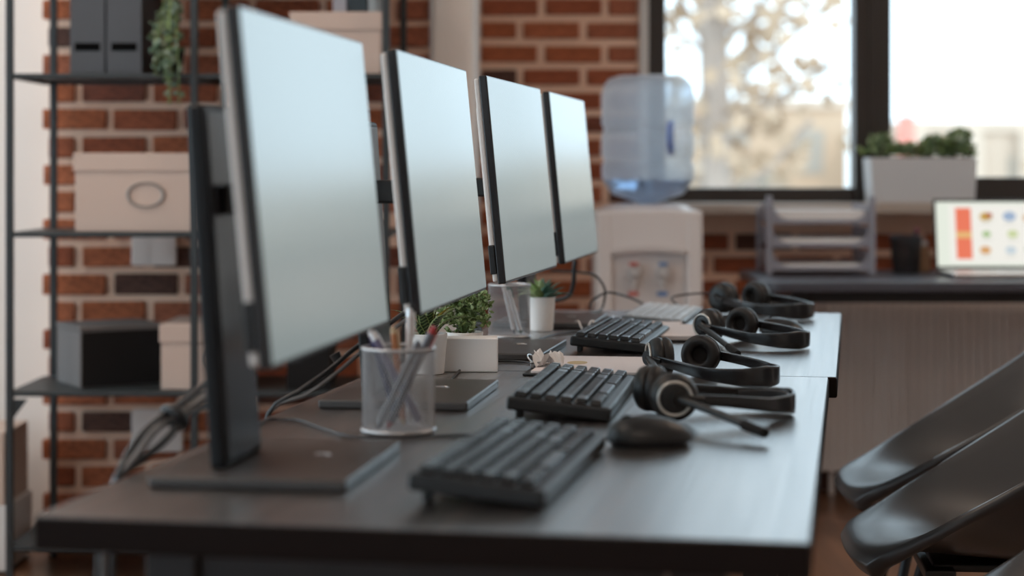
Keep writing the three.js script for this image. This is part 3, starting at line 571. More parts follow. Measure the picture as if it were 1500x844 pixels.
// ---------------------------------------------------------------- cables
const wire = (name, label, pts, r, m, seg = 60) => solo(name, tube(pts, r, seg, 8), m, label, 'cable');
{
  const strand = (o, k) => [at(330 + o, 560 + k, 2.16), at(300 + o, 578 + k, 2.1), at(262 + o, 606 + k * 0.5, 2.04), at(225 + o, 640 + k, 1.99), at(193 + o * 0.6, 672 + k * 0.6, 1.96), at(172 + o * 0.2, 700, 1.945), V(-0.42 + o * 0.0004, DESK_Y - 0.06, -1.945), V(-0.42 + o * 0.0004, DESK_Y - 0.3, -1.945), V(-0.42 + o * 0.0004, 0.05, -1.945)];
  const t = thing('cable_bundle', 'bundle of grey and black cables tied together behind the monitor by the pen cup', 'cable');
  [[0, -2, M.cableGrey], [12, 9, M.cable], [-10, -9, M.cable]].forEach(([o, k, m], i) => part(t, 'cable', tube(strand(o, k).map((p, j) => p.add(V(0.003 * Math.sin(j * 2 + i * 2), 0.003 * Math.cos(j * 2 + i), 0))), 0.0042, 60, 8), m));
  part(t, 'cable_tie', new THREE.TorusGeometry(0.0125, 0.006, 8, 20).rotateY(-0.9).rotateZ(0.9).translate(...at(256, 612, 2.03).toArray()), M.cable, 'black cable tie');
  const s2 = (o, k) => [at(600 + o, 452 + k, 2.72), at(560 + o, 482 + k, 2.68), at(520 + o, 510 + k, 2.62), at(485 + o, 540 + k, 2.57), at(440 + o, 572 + k, 2.52), V(-0.325, DESK_Y - 0.01, -2.515), V(-0.328, DESK_Y - 0.3, -2.515), V(-0.328, 0.05, -2.515)];
  const t2 = thing('cable_bundle', 'two thin cables dropping over the desk edge behind the striped succulent', 'cable');
  part(t2, 'cable', tube(s2(0, 0), 0.0035, 60, 8), M.cable); part(t2, 'cable', tube(s2(9, 6), 0.003, 60, 8), M.cableGrey);
  part(t2, 'plug', between(at(497, 532, 2.6), at(490, 518, 2.6), 0.006, 0.008, 12), M.cable);
  const lie = (px, py) => over(px, py, 0.003);
  wire('desk_cable', 'thin black cable lying on the desk past the cup of crossed pens', [lie(378, 622), lie(400, 614), lie(432, 615), lie(470, 627), lie(520, 640), lie(600, 641), lie(700, 637)], 0.002, M.cable);
  wire('desk_cable', 'thin black cable running to the clipboard with pinkish paper', [lie(655, 560), lie(700, 531), lie(740, 529), lie(775, 531), lie(800, 536)], 0.0018, M.cable);
  wire('desk_cable', 'thin black cable curving from the mesh cup with two pens to a keyboard', [lie(770, 512), lie(786, 499), lie(815, 490), lie(850, 486), lie(868, 484), lie(880, 480)], 0.0022, M.cable);
  wire('monitor_cable', 'thick black cable hanging below the monitor beside the water cooler', [at(843, 382, 4.02), at(841, 392, 4.02), at(840, 415, 4.03), at(832, 434, 4.05), at(812, 440, 4.06), at(790, 440, 4.08)], 0.005, M.cable);
  wire('monitor_cable', 'thin black cable looping from monitor to desk before the water cooler', [at(806, 396, 4.1), at(850, 399, 4.1), at(872, 404, 4.12), at(886, 424, 4.15), at(884, 446, 4.18), lie(878, 456), lie(866, 459)], 0.0026, M.cable);
  wire('desk_cable', 'thin black cable arching before the white front of the water cooler', [lie(864, 452), at(868, 440, 4.15), at(888, 429, 4.12), at(910, 432, 4.16), at(932, 440, 4.25), lie(944, 447)], 0.0026, M.cable);
  wire('headset_cable', 'thin black cable from the headset by the pale grey keyboard', [at(1062, 434, 4.2), at(1040, 430, 4.22), at(1010, 431, 4.24), at(984, 436, 4.22), at(988, 443, 4.2), lie(1004, 452)], 0.0022, M.cable);
}

// ---------------------------------------------------------------- shelving and what stands on it
const SF = -4.74, SB = -5.1, SX = [-1.268, -0.802, -0.318], SHY = [0.105, 0.495, 0.897, 1.298, 1.7].map((y) => y - 0.0);
{
  const t = thing('shelving_unit', 'tall black metal shelving unit against the brick wall', 'shelving');
  SX.forEach((x, i) => {
    part(t, 'post', rspan(x - 0.009, x + 0.009, 0, 2.1, SF - 0.009, SF + 0.009, 0.002, 1), M.shelfMetal);
    part(t, 'post', rspan(x + 0.014, x + 0.032, 0, 2.1, SB - 0.009, SB + 0.009, 0.002, 1), M.shelfMetal);
  });
  SHY.forEach((y, k) => {
    const b = part(t, 'shelf', merge([rspan(SX[0], SX[2], y - 0.013, y - 0.001, SF - 0.012, SF + 0.006, 0.002, 1), rspan(SX[0], SX[2], y - 0.013, y - 0.001, SB - 0.006, SB + 0.012, 0.002, 1), ...SX.map((x) => rspan(x - 0.006, x + 0.012, y - 0.013, y - 0.001, SB, SF, 0.002, 1)), span(SX[0], SX[2], y - 0.004, y, SB, SF)]), M.shelfMetal);
    if (k === 1) part(b, 'gusset', new THREE.ExtrudeGeometry(new THREE.Shape([new THREE.Vector2(0, 0), new THREE.Vector2(0.045, 0), new THREE.Vector2(0, -0.06)]), { depth: 0.006, bevelEnabled: false }).translate(SX[0], y - 0.02, SF - 0.003), M.shelfMetal);
  });
}
const S = (px, py, d = 4.74) => at(px, py, d);
function binder(px0, px1, shelf, d, h, m, label, group) {
  const x0 = (px0 - 750) * d / FOCAL, x1 = (px1 - 750) * d / FOCAL, t = thing('ring_binder', label, 'binder', [(x0 + x1) / 2, shelf + 0.0005, -d], 0, group), w = x1 - x0 - 0.002;
  part(t, 'cover', merge([rspan(-w / 2, w / 2, 0, h, -0.004, 0, 0.0015, 1), rspan(-w / 2, -w / 2 + 0.003, 0, h, -0.28, -0.001, 0.001, 1), rspan(w / 2 - 0.003, w / 2, 0, h, -0.28, -0.001, 0.001, 1)]), m);
  part(t, 'sheets', span(-w / 2 + 0.005, w / 2 - 0.005, 0.006, h - 0.012, -0.27, -0.008), M.paperWhite);
  part(t, 'label_slot', rspan(-w * 0.36, w * 0.36, 0.058, 0.078, -0.0005, 0.0012, 0.0005, 1), M.slot, 'black label slot');
}
binder(102, 154, SHY[3], 4.76, 0.32, M.binder, 'dark grey ring binder with a black slot, standing clear of the trailing plant', 'grey binders');
binder(155.5, 208, SHY[3], 4.76, 0.32, M.binder, 'dark grey ring binder with a black slot, next to the trailing plant', 'grey binders');
function lidBox(x0, x1, y, z, h, depth, label, m, ringAt) {
  const t = thing('storage_box', label, 'box', [(x0 + x1) / 2, y + 0.0005, z]), w = x1 - x0;
  part(t, 'body', rspan(-w / 2 + 0.004, w / 2 - 0.004, 0, h - 0.03, -depth + 0.004, -0.004, 0.002, 1), m);
  part(t, 'lid', rspan(-w / 2, w / 2, h - 0.046, h, -depth, 0, 0.002, 1), m, 'lift off lid');
  if (ringAt !== undefined) part(t, 'oval_handle', new THREE.TorusGeometry(0.045, 0.0045, 8, 40).scale(1, 0.68, 1).translate(ringAt, h * 0.47, -0.003), mat([0.3, 0.27, 0.25], 0.4, { metalness: 0.4 }), 'oval metal handle ring');
}
{
  const d = 4.77, X = (px) => (px - 750) * d / FOCAL;
  lidBox(X(107), X(283), SHY[2], -d, 0.2, 0.3, 'large beige storage box with an oval handle ring on the middle shelf', M.cream, X(213) - X(195));
  lidBox(X(424), X(559), SHY[3], -d, 0.158, 0.28, 'beige lidded storage box on the shelf behind the monitor tops', M.cream);
  lidBox(X(233), X(352), SHY[1], -d, 0.166, 0.28, 'beige storage box with an oval handle ring beside the open dark box', M.cream, X(325) - X(292));
  // things on top of the box
  const yb = SHY[3] + 0.159;
  binder(487, 508, yb, d + 0.03, 0.2, mat([0.34, 0.34, 0.38], 0.6), 'pale grey file standing on the beige lidded box', undefined);
  binder(509, 538, yb, d + 0.03, 0.2, mat([0.02, 0.035, 0.045], 0.6), 'dark teal file standing on the beige lidded box', undefined);
  binder(539, 550, yb, d + 0.03, 0.2, mat([0.3, 0.34, 0.36], 0.6), 'thin pale file standing on the beige lidded box', undefined);
  // dark box turned on the lower shelf
  const t = thing('storage_box', 'dark grey box with shade painted on its front turned at an angle on the lower shelf', 'box', [X(105) + 0.062, SHY[1] + 0.0005, -d - 0.165], 0.55), w = 0.225, h = 0.158, dep = 0.19;
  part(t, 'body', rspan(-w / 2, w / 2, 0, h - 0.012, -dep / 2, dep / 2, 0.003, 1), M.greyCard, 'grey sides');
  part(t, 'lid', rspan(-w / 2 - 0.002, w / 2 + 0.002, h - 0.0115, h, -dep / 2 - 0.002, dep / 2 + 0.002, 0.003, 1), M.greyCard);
  part(t, 'shaded_front', rspan(-w / 2 + 0.004, w / 2 - 0.004, 0.003, h - 0.015, dep / 2 - 0.001, dep / 2 + 0.002, 0.001, 1), M.blackCard, 'front darkened for shade');  // black panel puts the shade of this face into its colour
  // dark box further along the lower shelf
  const t3 = thing('storage_box', 'small black storage box on the lower shelf behind the monitor cables', 'box', [X(420), SHY[1] + 0.0005, -d]);
  part(t3, 'body', rspan(0, X(482) - X(420), 0, 0.13, -0.2, 0, 0.002, 1), M.blackCard); part(t3, 'lid', rspan(-0.002, X(482) - X(420) + 0.002, 0.1305, 0.16, -0.202, 0.002, 0.002, 1), M.blackCard);
  // trailing plant
  const p = thing('trailing_plant', 'trailing green plant hanging from the shelf beside the binders', 'plant', [X(244), SHY[3], -d - 0.06]);
  part(p, 'pot', lathe([[0.0001, 0.0005], [0.028, 0.0005], [0.036, 0.07], [0.033, 0.07], [0.03, 0.06], [0.0001, 0.06]], 32), M.blackCard);
  const vines = [], lv = [[], [], []];
  for (let k = 0; k < 16; k++) {
    const a = rr(-0.5, 2.3), L = k < 3 ? 0.27 : rr(0.1, 0.24), e = V(Math.cos(a) * 0.025 + rr(-0.02, 0.03), 0.19 - L, 0.05 + rr(0, 0.035)), pts = [V(0, 0.06, 0), V(e.x * 0.4, 0.19 + rr(-0.04, 0.06), 0.03), V(e.x * 0.9, 0.12, e.z), e];
    if (e.y < 0.02) { e.z = 0.125; pts[2].z = 0.125; pts[2].y = 0.08; } vines.push(tube(pts, 0.0012, 16, 4)); const c = new THREE.CatmullRomCurve3(pts);
    for (let i = 0; i < 16; i++) { const q = c.getPoint(0.15 + i / 19); lv[(i + k) % 3].push(leaflet(rr(0.006, 0.011)).rotateX(rr(-0.4, 0.8)).rotateZ(rr(0, 6.28)).rotateY(rr(-0.8, 0.8)).translate(q.x + rr(-0.008, 0.008), q.y, q.z + rr(0, 0.008))); }
  }
  part(p, 'stems', merge(vines), M.leafMid).userData.kind = 'stuff';
  lv.forEach((l, i) => part(p, 'foliage', merge(l), [M.leafDark, mat([0.08, 0.12, 0.06], 0.6), mat([0.2, 0.24, 0.17], 0.6)][i], 'small green leaves').userData.kind = 'stuff');
  // wall plates
  for (const [x0, x1, y0, y1, l] of [[193, 258, 346, 389, 'white wall socket plate under the large beige storage box'], [193, 268, 600, 662, 'white wall socket plate low on the brick wall behind the cables']]) {
    const a = at(x0, y1, 5.165), b = at(x1, y0, 5.165), o = thing('wall_socket', l, 'socket', [(a.x + b.x) / 2, (a.y + b.y) / 2, PIER + 0.002]), w = b.x - a.x, hh = b.y - a.y;
    part(o, 'plate', rbox(w, hh, 0.02, 0.004, 0, 0, 0.008), M.socket);
    for (const s of [-1, 1]) part(o, 'outlet', cyl(0.019, 0.019, 0.004, 0, 0, 0, 24).rotateX(Math.PI / 2).translate(s * w * 0.24, 0, 0.0185), M.socket);
  }
  // boxes on the floor of the plastered corner
  const f = thing('carton', 'brown cardboard carton standing on a white low cabinet at the end of the shelving', 'box', [-1.62, 0.1815, -5.0]);
  part(f, 'body', rbox(0.6, 0.19, 0.24, 0.003, 0, 0.095, 0, 1), M.card); part(f, 'tape', box(0.05, 0.0008, 0.241, 0, 0.1904, 0), mat([0.42, 0.3, 0.2], 0.4));
  const c2 = thing('low_cabinet', 'white low cabinet under the brown carton', 'cabinet', [-1.62, 0.0005, -5.0]);
  part(c2, 'body', rbox(0.62, 0.17, 0.25, 0.003, 0, 0.095, 0, 1), M.whiteTrim); part(c2, 'plinth', box(0.6, 0.01, 0.23, 0, 0.005, 0), M.windowFrame);
}

// ---------------------------------------------------------------- water cooler
{
  const X = (px, d) => (px - 750) * d / FOCAL, d = 5.4, x0 = X(873, d), x1 = X(1030, d), w = x1 - x0, top = EYE - (309 - HORIZON) * d / FOCAL;
  const t = thing('water_cooler', 'white water cooler standing before the brick wall', 'water cooler', [(x0 + x1) / 2, 0.0005, -d]);
  const nb = 0.52, nt = top - 0.125, nw = w * 0.34;
  part(t, 'body', merge([rspan(-w / 2, w / 2, 0, nb, -0.32, 0, 0.012, 2), rspan(-w / 2, -nw, nb - 0.02, top, -0.32, 0, 0.012, 2), rspan(nw, w / 2, nb - 0.02, top, -0.32, 0, 0.012, 2), rspan(-nw - 0.02, nw + 0.02, nt, top, -0.32, -0.002, 0.008, 2), rspan(-nw - 0.02, nw + 0.02, nb - 0.02, top - 0.01, -0.32, -0.024, 0.008, 1)]), M.coolerBody, 'white plastic body');
  const brow = new THREE.Shape(); brow.moveTo(-nw, 0); brow.quadraticCurveTo(0, 0.022, nw, 0); brow.lineTo(nw, -0.012); brow.quadraticCurveTo(0, 0.006, -nw, -0.012);
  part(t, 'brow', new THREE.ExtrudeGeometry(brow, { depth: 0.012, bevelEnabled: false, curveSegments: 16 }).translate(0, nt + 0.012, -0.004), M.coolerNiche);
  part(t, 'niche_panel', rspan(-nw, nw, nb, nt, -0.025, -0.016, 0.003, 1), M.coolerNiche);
  for (const s of [-1, 1]) {
    const x = s * 0.042 - 0.004;
    const tap = part(t, 'tap', merge([rbox(0.034, 0.03, 0.05, 0.006, x, nt - 0.05, -0.004), rbox(0.016, 0.035, 0.02, 0.004, x, nt - 0.08, 0.004)]), M.tap);
    part(tap, 'lever', rbox(0.026, 0.008, 0.03, 0.003, x, nt - 0.028, 0.012), s < 0 ? M.red : M.blue, s < 0 ? 'red hot water lever' : 'blue cold water lever');
    part(t, 'indicator', rbox(0.03, 0.012, 0.006, 0.003, x, nt - 0.115, -0.014), s < 0 ? M.red : M.blue);
  }
  part(t, 'drip_tray', rspan(-nw + 0.01, nw - 0.01, nb + 0.001, nb + 0.018, -0.07, 0.02, 0.004, 2), M.tap);
  part(t, 'collar', lathe([[0.14, 0], [0.12, 0.014], [0.07, 0.02], [0.055, 0.012], [0.055, 0]], 40).translate(0, top - 0.002, -0.16), M.coolerBody);
  // bottle, upside down
  const db = 5.56, bh = (300 - 104) * db / FOCAL, R = 0.137, cx = X(949, db) - (x0 + x1) / 2;
  const b = thing('water_bottle', 'large pale blue plastic water bottle upside down on the cooler', 'bottle', [X(949, db), top + 0.001, -db]);
  const prof = [[0.028, -0.004 + 0.02], [0.03, 0.02], [0.06, 0.03], [0.105, 0.045], [R - 0.008, 0.075], [R, 0.1], [R, 0.13], [R - 0.006, 0.138], [R - 0.006, 0.15], [R, 0.158], [R, 0.22], [R - 0.006, 0.228], [R - 0.006, 0.242], [R, 0.25], [R, 0.335], [R - 0.006, 0.365], [R - 0.022, 0.384], [R - 0.05, 0.393], [0.05, 0.392], [0.0001, 0.386]].map(([r, y]) => [r, y * bh / 0.394]);
  part(b, 'shell', lathe(prof, 64), M.bottle, 'pale blue translucent plastic');
  part(b, 'handle', tube([V(0.06, 0.255, 0.1), V(0.055, 0.24, 0.128), V(0.055, 0.2, 0.13), V(0.06, 0.165, 0.1)].map((p) => p.multiplyScalar(1)), 0.011, 24, 10), mat([0.2, 0.3, 0.62], 0.35), 'moulded blue handle');
  const wl = 0.088;
  part(b, 'water', lathe([[0.0001, 0.018], [0.024, 0.018], [0.03, 0.024], [0.058, 0.034], [0.102, 0.05], [R - 0.012, 0.078], [R - 0.005, wl], [0.0001, wl]], 48), M.water, 'water');
}

// ---------------------------------------------------------------- side table by the window
const TY = 0.74;
{
  const t = thing('side_table', 'dark side table with rounded corner under the window', 'table', [0, 0, 0]);
  const s = new THREE.Shape(), x0 = 0.715, x1 = 2.5, z0 = -5.93, z1 = -5.27, r = 0.05; // shape in x, -z
  s.moveTo(x0 + r, -z1); s.lineTo(x1, -z1); s.lineTo(x1, -z0); s.lineTo(x0 + r, -z0); s.quadraticCurveTo(x0, -z0, x0, -z0 - r); s.lineTo(x0, -z1 + r); s.quadraticCurveTo(x0, -z1, x0 + r, -z1);
  part(t, 'table_top', new THREE.ExtrudeGeometry(s, { depth: 0.02, bevelEnabled: true, bevelSize: 0.004, bevelThickness: 0.004, bevelSegments: 2 }).rotateX(-Math.PI / 2).translate(0, TY - 0.0245, 0), M.tableTop, 'dark grey top');
  for (const x of [0.82, 2.4]) for (const z of [-5.4, -5.82]) part(t, 'leg', rbox(0.045, TY - 0.03, 0.045, 0.004, x, (TY - 0.03) / 2, z), M.steelDark);
  part(t, 'rail', merge([box(1.55, 0.035, 0.025, 1.61, TY - 0.05, -5.4), box(0.025, 0.035, 0.4, 0.82, TY - 0.05, -5.61)]), M.steelDark);
}
{ // letter trays
  const d = 5.62, X = (px) => (px - 750) * d / FOCAL, x0 = X(1127), x1 = X(1278), w = x1 - x0;
  const t = thing('letter_tray', 'grey plastic letter tray stack with three open tiers beside the dark mesh cup', 'letter tray', [(x0 + x1) / 2, TY + 0.0005, -d]);
  for (const s of [-1, 1]) { part(t, 'side_post', rspan(s * w / 2 - 0.009, s * w / 2 + 0.009, 0, 0.235, -0.012, 0.006, 0.003, 1), M.tray); part(t, 'side_post', rspan(s * w / 2 - 0.006, s * w / 2 + 0.006, 0, 0.2, -0.26, -0.245, 0.003, 1), M.tray); }
  for (let k = 0; k < 3; k++) {
    const y = 0.012 + k * 0.07, f = new THREE.Shape(), a = w / 2 - 0.01;
    f.moveTo(-a, 0); f.lineTo(a, 0); f.lineTo(a, 0.05); f.quadraticCurveTo(a - 0.015, 0.016, a - 0.05, 0.012); f.lineTo(-a + 0.05, 0.012); f.quadraticCurveTo(-a + 0.015, 0.016, -a, 0.05); f.closePath();
    const tier = part(t, 'tier', merge([new THREE.ExtrudeGeometry(f, { depth: 0.004, bevelEnabled: false, curveSegments: 10 }).translate(0, y, -0.004), span(-a, a, y, y + 0.004, -0.26, -0.004), span(-a, -a + 0.004, y, y + 0.058, -0.26, -0.004), span(a - 0.004, a, y, y + 0.058, -0.26, -0.004)].map((g) => g)), M.tray, 'open grey tray');
    part(tier, 'papers', rspan(-a + 0.012, a - 0.012, y + 0.005, y + [0.02, 0.026, 0.04][k], -0.25, -0.012, 0.001, 1), M.paperWhite, 'white sheets');
  }
}
{ // dark mesh cup with a few pens
  const d = 5.7, p = at(1327, 300, d); wireCup('dark wire mesh pen cup on the side table beside the laptop', p.x, -d, TY + 0.0005, 0.047, 0.11, M.steelDark, { wires: 60, wire: 0.0009, taper: 0.82 });
  pen('dark pen with reddish cap in the dark mesh cup', V(p.x + 0.005, TY + 0.006, -d), V(p.x + 0.034, TY + 0.138, -d), M.blackPlastic, mat([0.3, 0.05, 0.12], 0.5), 0.0055);
  const c = thing('tan_bottle', 'slim tan bottle between the dark mesh cup and the laptop', 'bottle', [p.x + 0.066, TY + 0.0005, -d - 0.04]);
  part(c, 'body', lathe([[0.0001, 0], [0.016, 0], [0.017, 0.004], [0.017, 0.06], [0.008, 0.075], [0.008, 0.082], [0.0001, 0.082]], 24), mat([0.45, 0.24, 0.12], 0.5)); part(c, 'cap', cyl(0.0092, 0.0092, 0.014, 0, 0.0895, 0, 20), M.whiteCeramic);
}
{ // laptop
  const d = 5.66, x0 = (1368 - 750) * d / FOCAL, w = 0.34, t = thing('laptop', 'open laptop showing a page of pictures on the side table', 'laptop', [x0 + w / 2, TY + 0.0005, -d + 0.02]);
  part(t, 'keyboard_base', rspan(-w / 2, w / 2, 0.002, 0.016, 0, 0.235, 0.004, 2), M.silver, 'silver keyboard base');
  for (const s of [-1, 1]) part(t, 'foot', rbox(0.02, 0.003, 0.2, 0.001, s * 0.12, 0.0012, 0.12, 1), M.foam);
  const lid = new THREE.Group(); lid.name = 'lid'; lid.position.set(0, 0.014, 0.004); lid.rotation.x = -0.18; t.add(lid);
  part(lid, 'lid_shell', rspan(-w / 2, w / 2, 0, 0.215, -0.006, 0, 0.003, 2), M.steelDark);
  const c = document.createElement('canvas'); c.width = 512; c.height = 320; const g = c.getContext('2d');
  g.fillStyle = '#e9efe2'; g.fillRect(0, 0, 512, 320); g.fillStyle = '#f4f2ea'; g.fillRect(60, 14, 440, 290);
  g.fillStyle = '#ee7a5c'; g.fillRect(92, 30, 74, 118); g.fillStyle = '#e8b878'; g.fillRect(92, 148, 74, 32); g.fillStyle = '#ee7a5c'; g.fillRect(92, 180, 74, 104);
  for (const [x, y, r, col] of [[236, 74, 22, '#c8a24a'], [252, 66, 12, '#b0532f'], [236, 160, 16, '#a8c48c'], [228, 240, 20, '#d9a46a'], [348, 72, 24, '#9fb4cf'], [360, 160, 20, '#cdd8a4'], [348, 240, 20, '#c9d6dd'], [440, 80, 22, '#d8b48c'], [440, 236, 20, '#b8c8b0']]) { g.fillStyle = col; g.beginPath(); g.ellipse(x, y, r * 1.3, r, 0, 0, 6.3); g.fill(); g.fillStyle = '#c9c9c0'; g.fillRect(x - 26, y + r + 8, 52, 4); }
  const tx = new THREE.CanvasTexture(c); tx.colorSpace = THREE.SRGBColorSpace;
  const scr = new THREE.PlaneGeometry(w - 0.014, 0.196).translate(0, 0.108, 0.0006);
  part(lid, 'screen', scr, mat([0.02, 0.02, 0.02], 0.3, { emissive: lin(1, 1, 1), emissiveMap: tx, emissiveIntensity: 0.85 }), 'lit screen with an orange column and small pictures');
}
{ // planter on the sill
  const d = 6.07, X = (px) => (px - 750) * d / FOCAL, x0 = X(1271), x1 = X(1423), w = x1 - x0, h = 0.139;
  const t = thing('window_planter', 'pale grey rectangular planter with low green plants on the window sill', 'planter', [(x0 + x1) / 2, WY0 + 0.0005, -d]);
  const s = new THREE.Shape([[-w / 2 + 0.008, 0], [w / 2 - 0.008, 0], [w / 2, h], [-w / 2, h]].map(([a, b]) => new THREE.Vector2(a, b)));
  part(t, 'trough', new THREE.ExtrudeGeometry(s, { depth: 0.13, bevelEnabled: true, bevelSize: 0.003, bevelThickness: 0.003, bevelSegments: 2 }).translate(0, 0.003, -0.065), M.planterBox);
  part(t, 'soil', box(w - 0.012, 0.004, 0.118, 0, h + 0.0078, 0), M.soil);
  const sets = [[], [], []];
  for (const [cx, ch, rx] of [[-0.13, 0.055, 0.06], [-0.03, 0.032, 0.06], [0.05, 0.05, 0.05], [0.13, 0.07, 0.055], [0.1, 0.04, 0.06]]) for (let i = 0; i < 120; i++) { const a = rr(0, 6.28), q = Math.sqrt(rnd()), y = rnd(); sets[i % 3].push(leaflet(rr(0.008, 0.014)).rotateX(rr(-0.6, 0.9)).rotateY(a).rotateZ(rr(-1, 1)).translate(cx + Math.cos(a) * rx * q * (1.1 - 0.6 * y), h + 0.008 + y * ch * 1.15, Math.sin(a) * 0.055 * q)); }
  sets.forEach((l, i) => part(t, 'foliage', merge(l), [M.leafPlanter, M.leafMid, mat([0.12, 0.19, 0.08], 0.6)][i], 'low green leaves').userData.kind = 'stuff');
}
{ // radiator
  const d = 6.06, x0 = (1193 - 750) * d / FOCAL, x1 = 2.6, y0 = EYE - (690 - HORIZON) * d / FOCAL, y1 = 0.69, t = thing('radiator', 'pale ribbed panel radiator under the side table', 'radiator', [x0, 0, -d]);
  const W = x1 - x0, n = Math.round(W / 0.0275), s = new THREE.Shape(); s.moveTo(0, -0.02);
  for (let i = 0; i < n; i++) { const a = i / n * W, b = W / n; s.lineTo(a + b * 0.1, 0); s.lineTo(a + b * 0.2, 0.014); s.lineTo(a + b * 0.6, 0.014); s.lineTo(a + b * 0.74, 0); }
  s.lineTo(W, 0); s.lineTo(W, -0.02); s.closePath();
  part(t, 'ribbed_panel', new THREE.ExtrudeGeometry(s, { depth: y1 - y0 - 0.05, bevelEnabled: false }).rotateX(Math.PI / 2).translate(0, y1 - 0.025, 0), M.radiator, 'vertically ribbed front');
  part(t, 'top_grille', rspan(0, W, y1 - 0.026, y1, -0.075, 0.012, 0.003, 1), M.radiator); part(t, 'bottom_edge', rspan(0, W, y0, y0 + 0.026, -0.03, 0.01, 0.004, 1), M.radiator);
  part(t, 'back_panel', rspan(0, W, y0 + 0.03, y1 - 0.03, -0.075, -0.06, 0.003, 1), M.radiator);
  for (const x of [0.2, W - 0.2]) part(t, 'bracket', box(0.03, y1 - y0 - 0.1, 0.036, x, (y0 + y1) / 2, -0.094), M.radiator);
  part(t, 'pipe', cyl(0.009, 0.009, y0 + 0.02, 0.06, (y0 + 0.02) / 2, -0.03, 14), M.radiator);
}

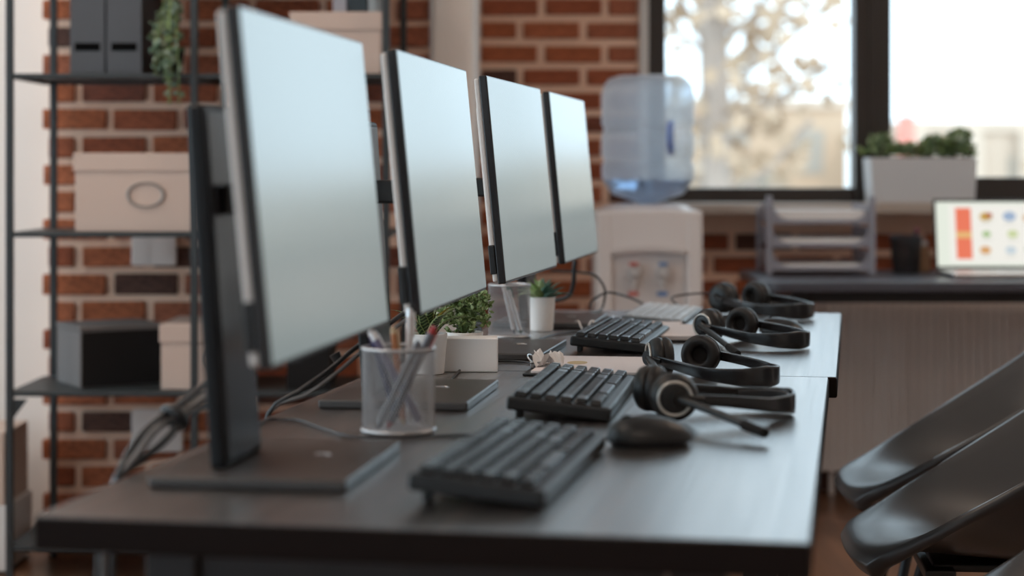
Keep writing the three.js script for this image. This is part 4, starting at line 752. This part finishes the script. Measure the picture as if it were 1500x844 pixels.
// ---------------------------------------------------------------- shell chairs
const chairShell = (() => { // x: back from the front lip, y: height, z: sideways; thick closed shell
  const C = [[0.008, 0.418], [0.018, 0.434], [0.06, 0.441], [0.13, 0.437], [0.22, 0.427], [0.31, 0.421], [0.385, 0.43], [0.44, 0.475], [0.475, 0.56], [0.505, 0.67], [0.53, 0.79]];
  const Rm = [[0.034, 0.416], [0.06, 0.437], [0.12, 0.475], [0.18, 0.512], [0.25, 0.553], [0.32, 0.596], [0.39, 0.642], [0.445, 0.682], [0.49, 0.72], [0.53, 0.765], [0.545, 0.80]];
  const Wd = [0.185, 0.203, 0.219, 0.23, 0.239, 0.246, 0.25, 0.25, 0.245, 0.232, 0.205];
  const curve = (a) => new THREE.CatmullRomCurve3(a.map(([x, y]) => V(x, y, 0))), cc = curve(C), rc = curve(Rm), wc = new THREE.CatmullRomCurve3(Wd.map((w, i) => V(i, w, 0)));
  const nu = 44, nv = 36, P = [], N0 = [], f = (t, v) => {
    const k = Math.pow(Math.abs(v), 2.6), a = cc.getPoint(t), b = rc.getPoint(t), w = wc.getPoint(t).y, q = Math.sign(v) * Math.pow(Math.abs(v), 0.92);
    return V(a.x + (b.x - a.x) * k, a.y + (b.y - a.y) * k, q * w * (1 - 0.04 * k));
  };
  for (let i = 0; i <= nu; i++) for (let j = 0; j <= nv; j++) {
    const t = i / nu, v = j / nv * 2 - 1, e = 1e-3, p = f(t, v), du = f(Math.min(1, t + e), v).sub(f(Math.max(0, t - e), v)), dv = f(t, Math.min(1, v + e)).sub(f(t, Math.max(-1, v - e)));
    P.push(p); N0.push(dv.cross(du).normalize());
  }
  const pos = [], idx = [], n1 = (nu + 1) * (nv + 1), th = 0.017, thick = P.map((p, k) => 0.015 + 0.021 * Math.pow(1 - Math.floor(k / (nv + 1)) / nu, 6));
  for (const p of P) pos.push(p.x, p.y, p.z);
  P.forEach((p, k) => pos.push(p.x - N0[k].x * thick[k], p.y - N0[k].y * thick[k], p.z - N0[k].z * thick[k]));
  const id = (i, j) => i * (nv + 1) + j;
  for (let i = 0; i < nu; i++) for (let j = 0; j < nv; j++) { const a = id(i, j), b = id(i, j + 1), c = id(i + 1, j), d = id(i + 1, j + 1); idx.push(a, b, c, b, d, c); idx.push(n1 + a, n1 + c, n1 + b, n1 + b, n1 + c, n1 + d); }
  // rolled rim around the whole edge: an extra rounded strip between the two faces
  const edge = []; for (let j = 0; j <= nv; j++) edge.push(id(0, j)); for (let i = 1; i <= nu; i++) edge.push(id(i, nv)); for (let j = nv - 1; j >= 0; j--) edge.push(id(nu, j)); for (let i = nu - 1; i > 0; i--) edge.push(id(i, 0));
  const mid = edge.map((k, m) => { const prev = P[edge[(m - 1 + edge.length) % edge.length]], next = P[edge[(m + 1) % edge.length]], tg = next.clone().sub(prev).normalize(), out = N0[k].clone().cross(tg).normalize().negate(); const p = P[k].clone().addScaledVector(N0[k], -thick[k] / 2); const cen = V(0.28, 0.5, 0); if (out.dot(p.clone().sub(cen)) < 0) out.negate(); p.addScaledVector(out, 0.007); pos.push(p.x, p.y, p.z); return pos.length / 3 - 1; });
  edge.forEach((k, m) => { const k2 = edge[(m + 1) % edge.length], a = mid[m], b = mid[(m + 1) % edge.length]; idx.push(k, a, k2, k2, a, b, a, n1 + k, b, b, n1 + k, n1 + k2); });
  const g = new THREE.BufferGeometry(); g.setAttribute('position', new THREE.Float32BufferAttribute(pos, 3)); g.setAttribute('uv', new THREE.Float32BufferAttribute(pos.flatMap((_, i) => i % 3 ? [] : [pos[i] * 4, pos[i + 2] * 4]), 2)); g.setIndex(idx); g.computeVertexNormals();
  return g;
})();
function makeChair(label, X, d, turn) {
  const t = thing('shell_chair', label, 'chair', [X, 0, -d], turn, 'shell chairs at the desks');
  part(t, 'shell', chairShell, M.chair, 'dark grey moulded plastic shell');
  part(t, 'seat_bracket', merge([rbox(0.2, 0.014, 0.16, 0.004, 0.25, 0.397, 0), rbox(0.05, 0.02, 0.22, 0.004, 0.16, 0.389, 0), rbox(0.05, 0.02, 0.22, 0.004, 0.33, 0.389, 0)]), M.blackPlastic, 'black bracket under the seat');
  for (const [sx, x] of [[-1, 0.16], [1, 0.33]]) for (const s of [-1, 1]) part(t, 'leg', between(V(x, 0.386, s * 0.09), V(x + sx * 0.1, 0.001, s * 0.22), 0.011, 0.008, 12), M.steelDark);
}
makeChair('dark grey moulded shell chair whose bracket shows, pushed against the desk joint', 0.555, 3.2, -YAW * 0.6);
makeChair('dark grey moulded shell chair before the ribbed radiator', 0.645, 3.79, -YAW * 0.6);
makeChair('dark grey moulded shell chair pulled back, by the mouse and long microphone headset', 0.61, 2.62, -YAW * 0.6);

renderer.render(scene, camera);
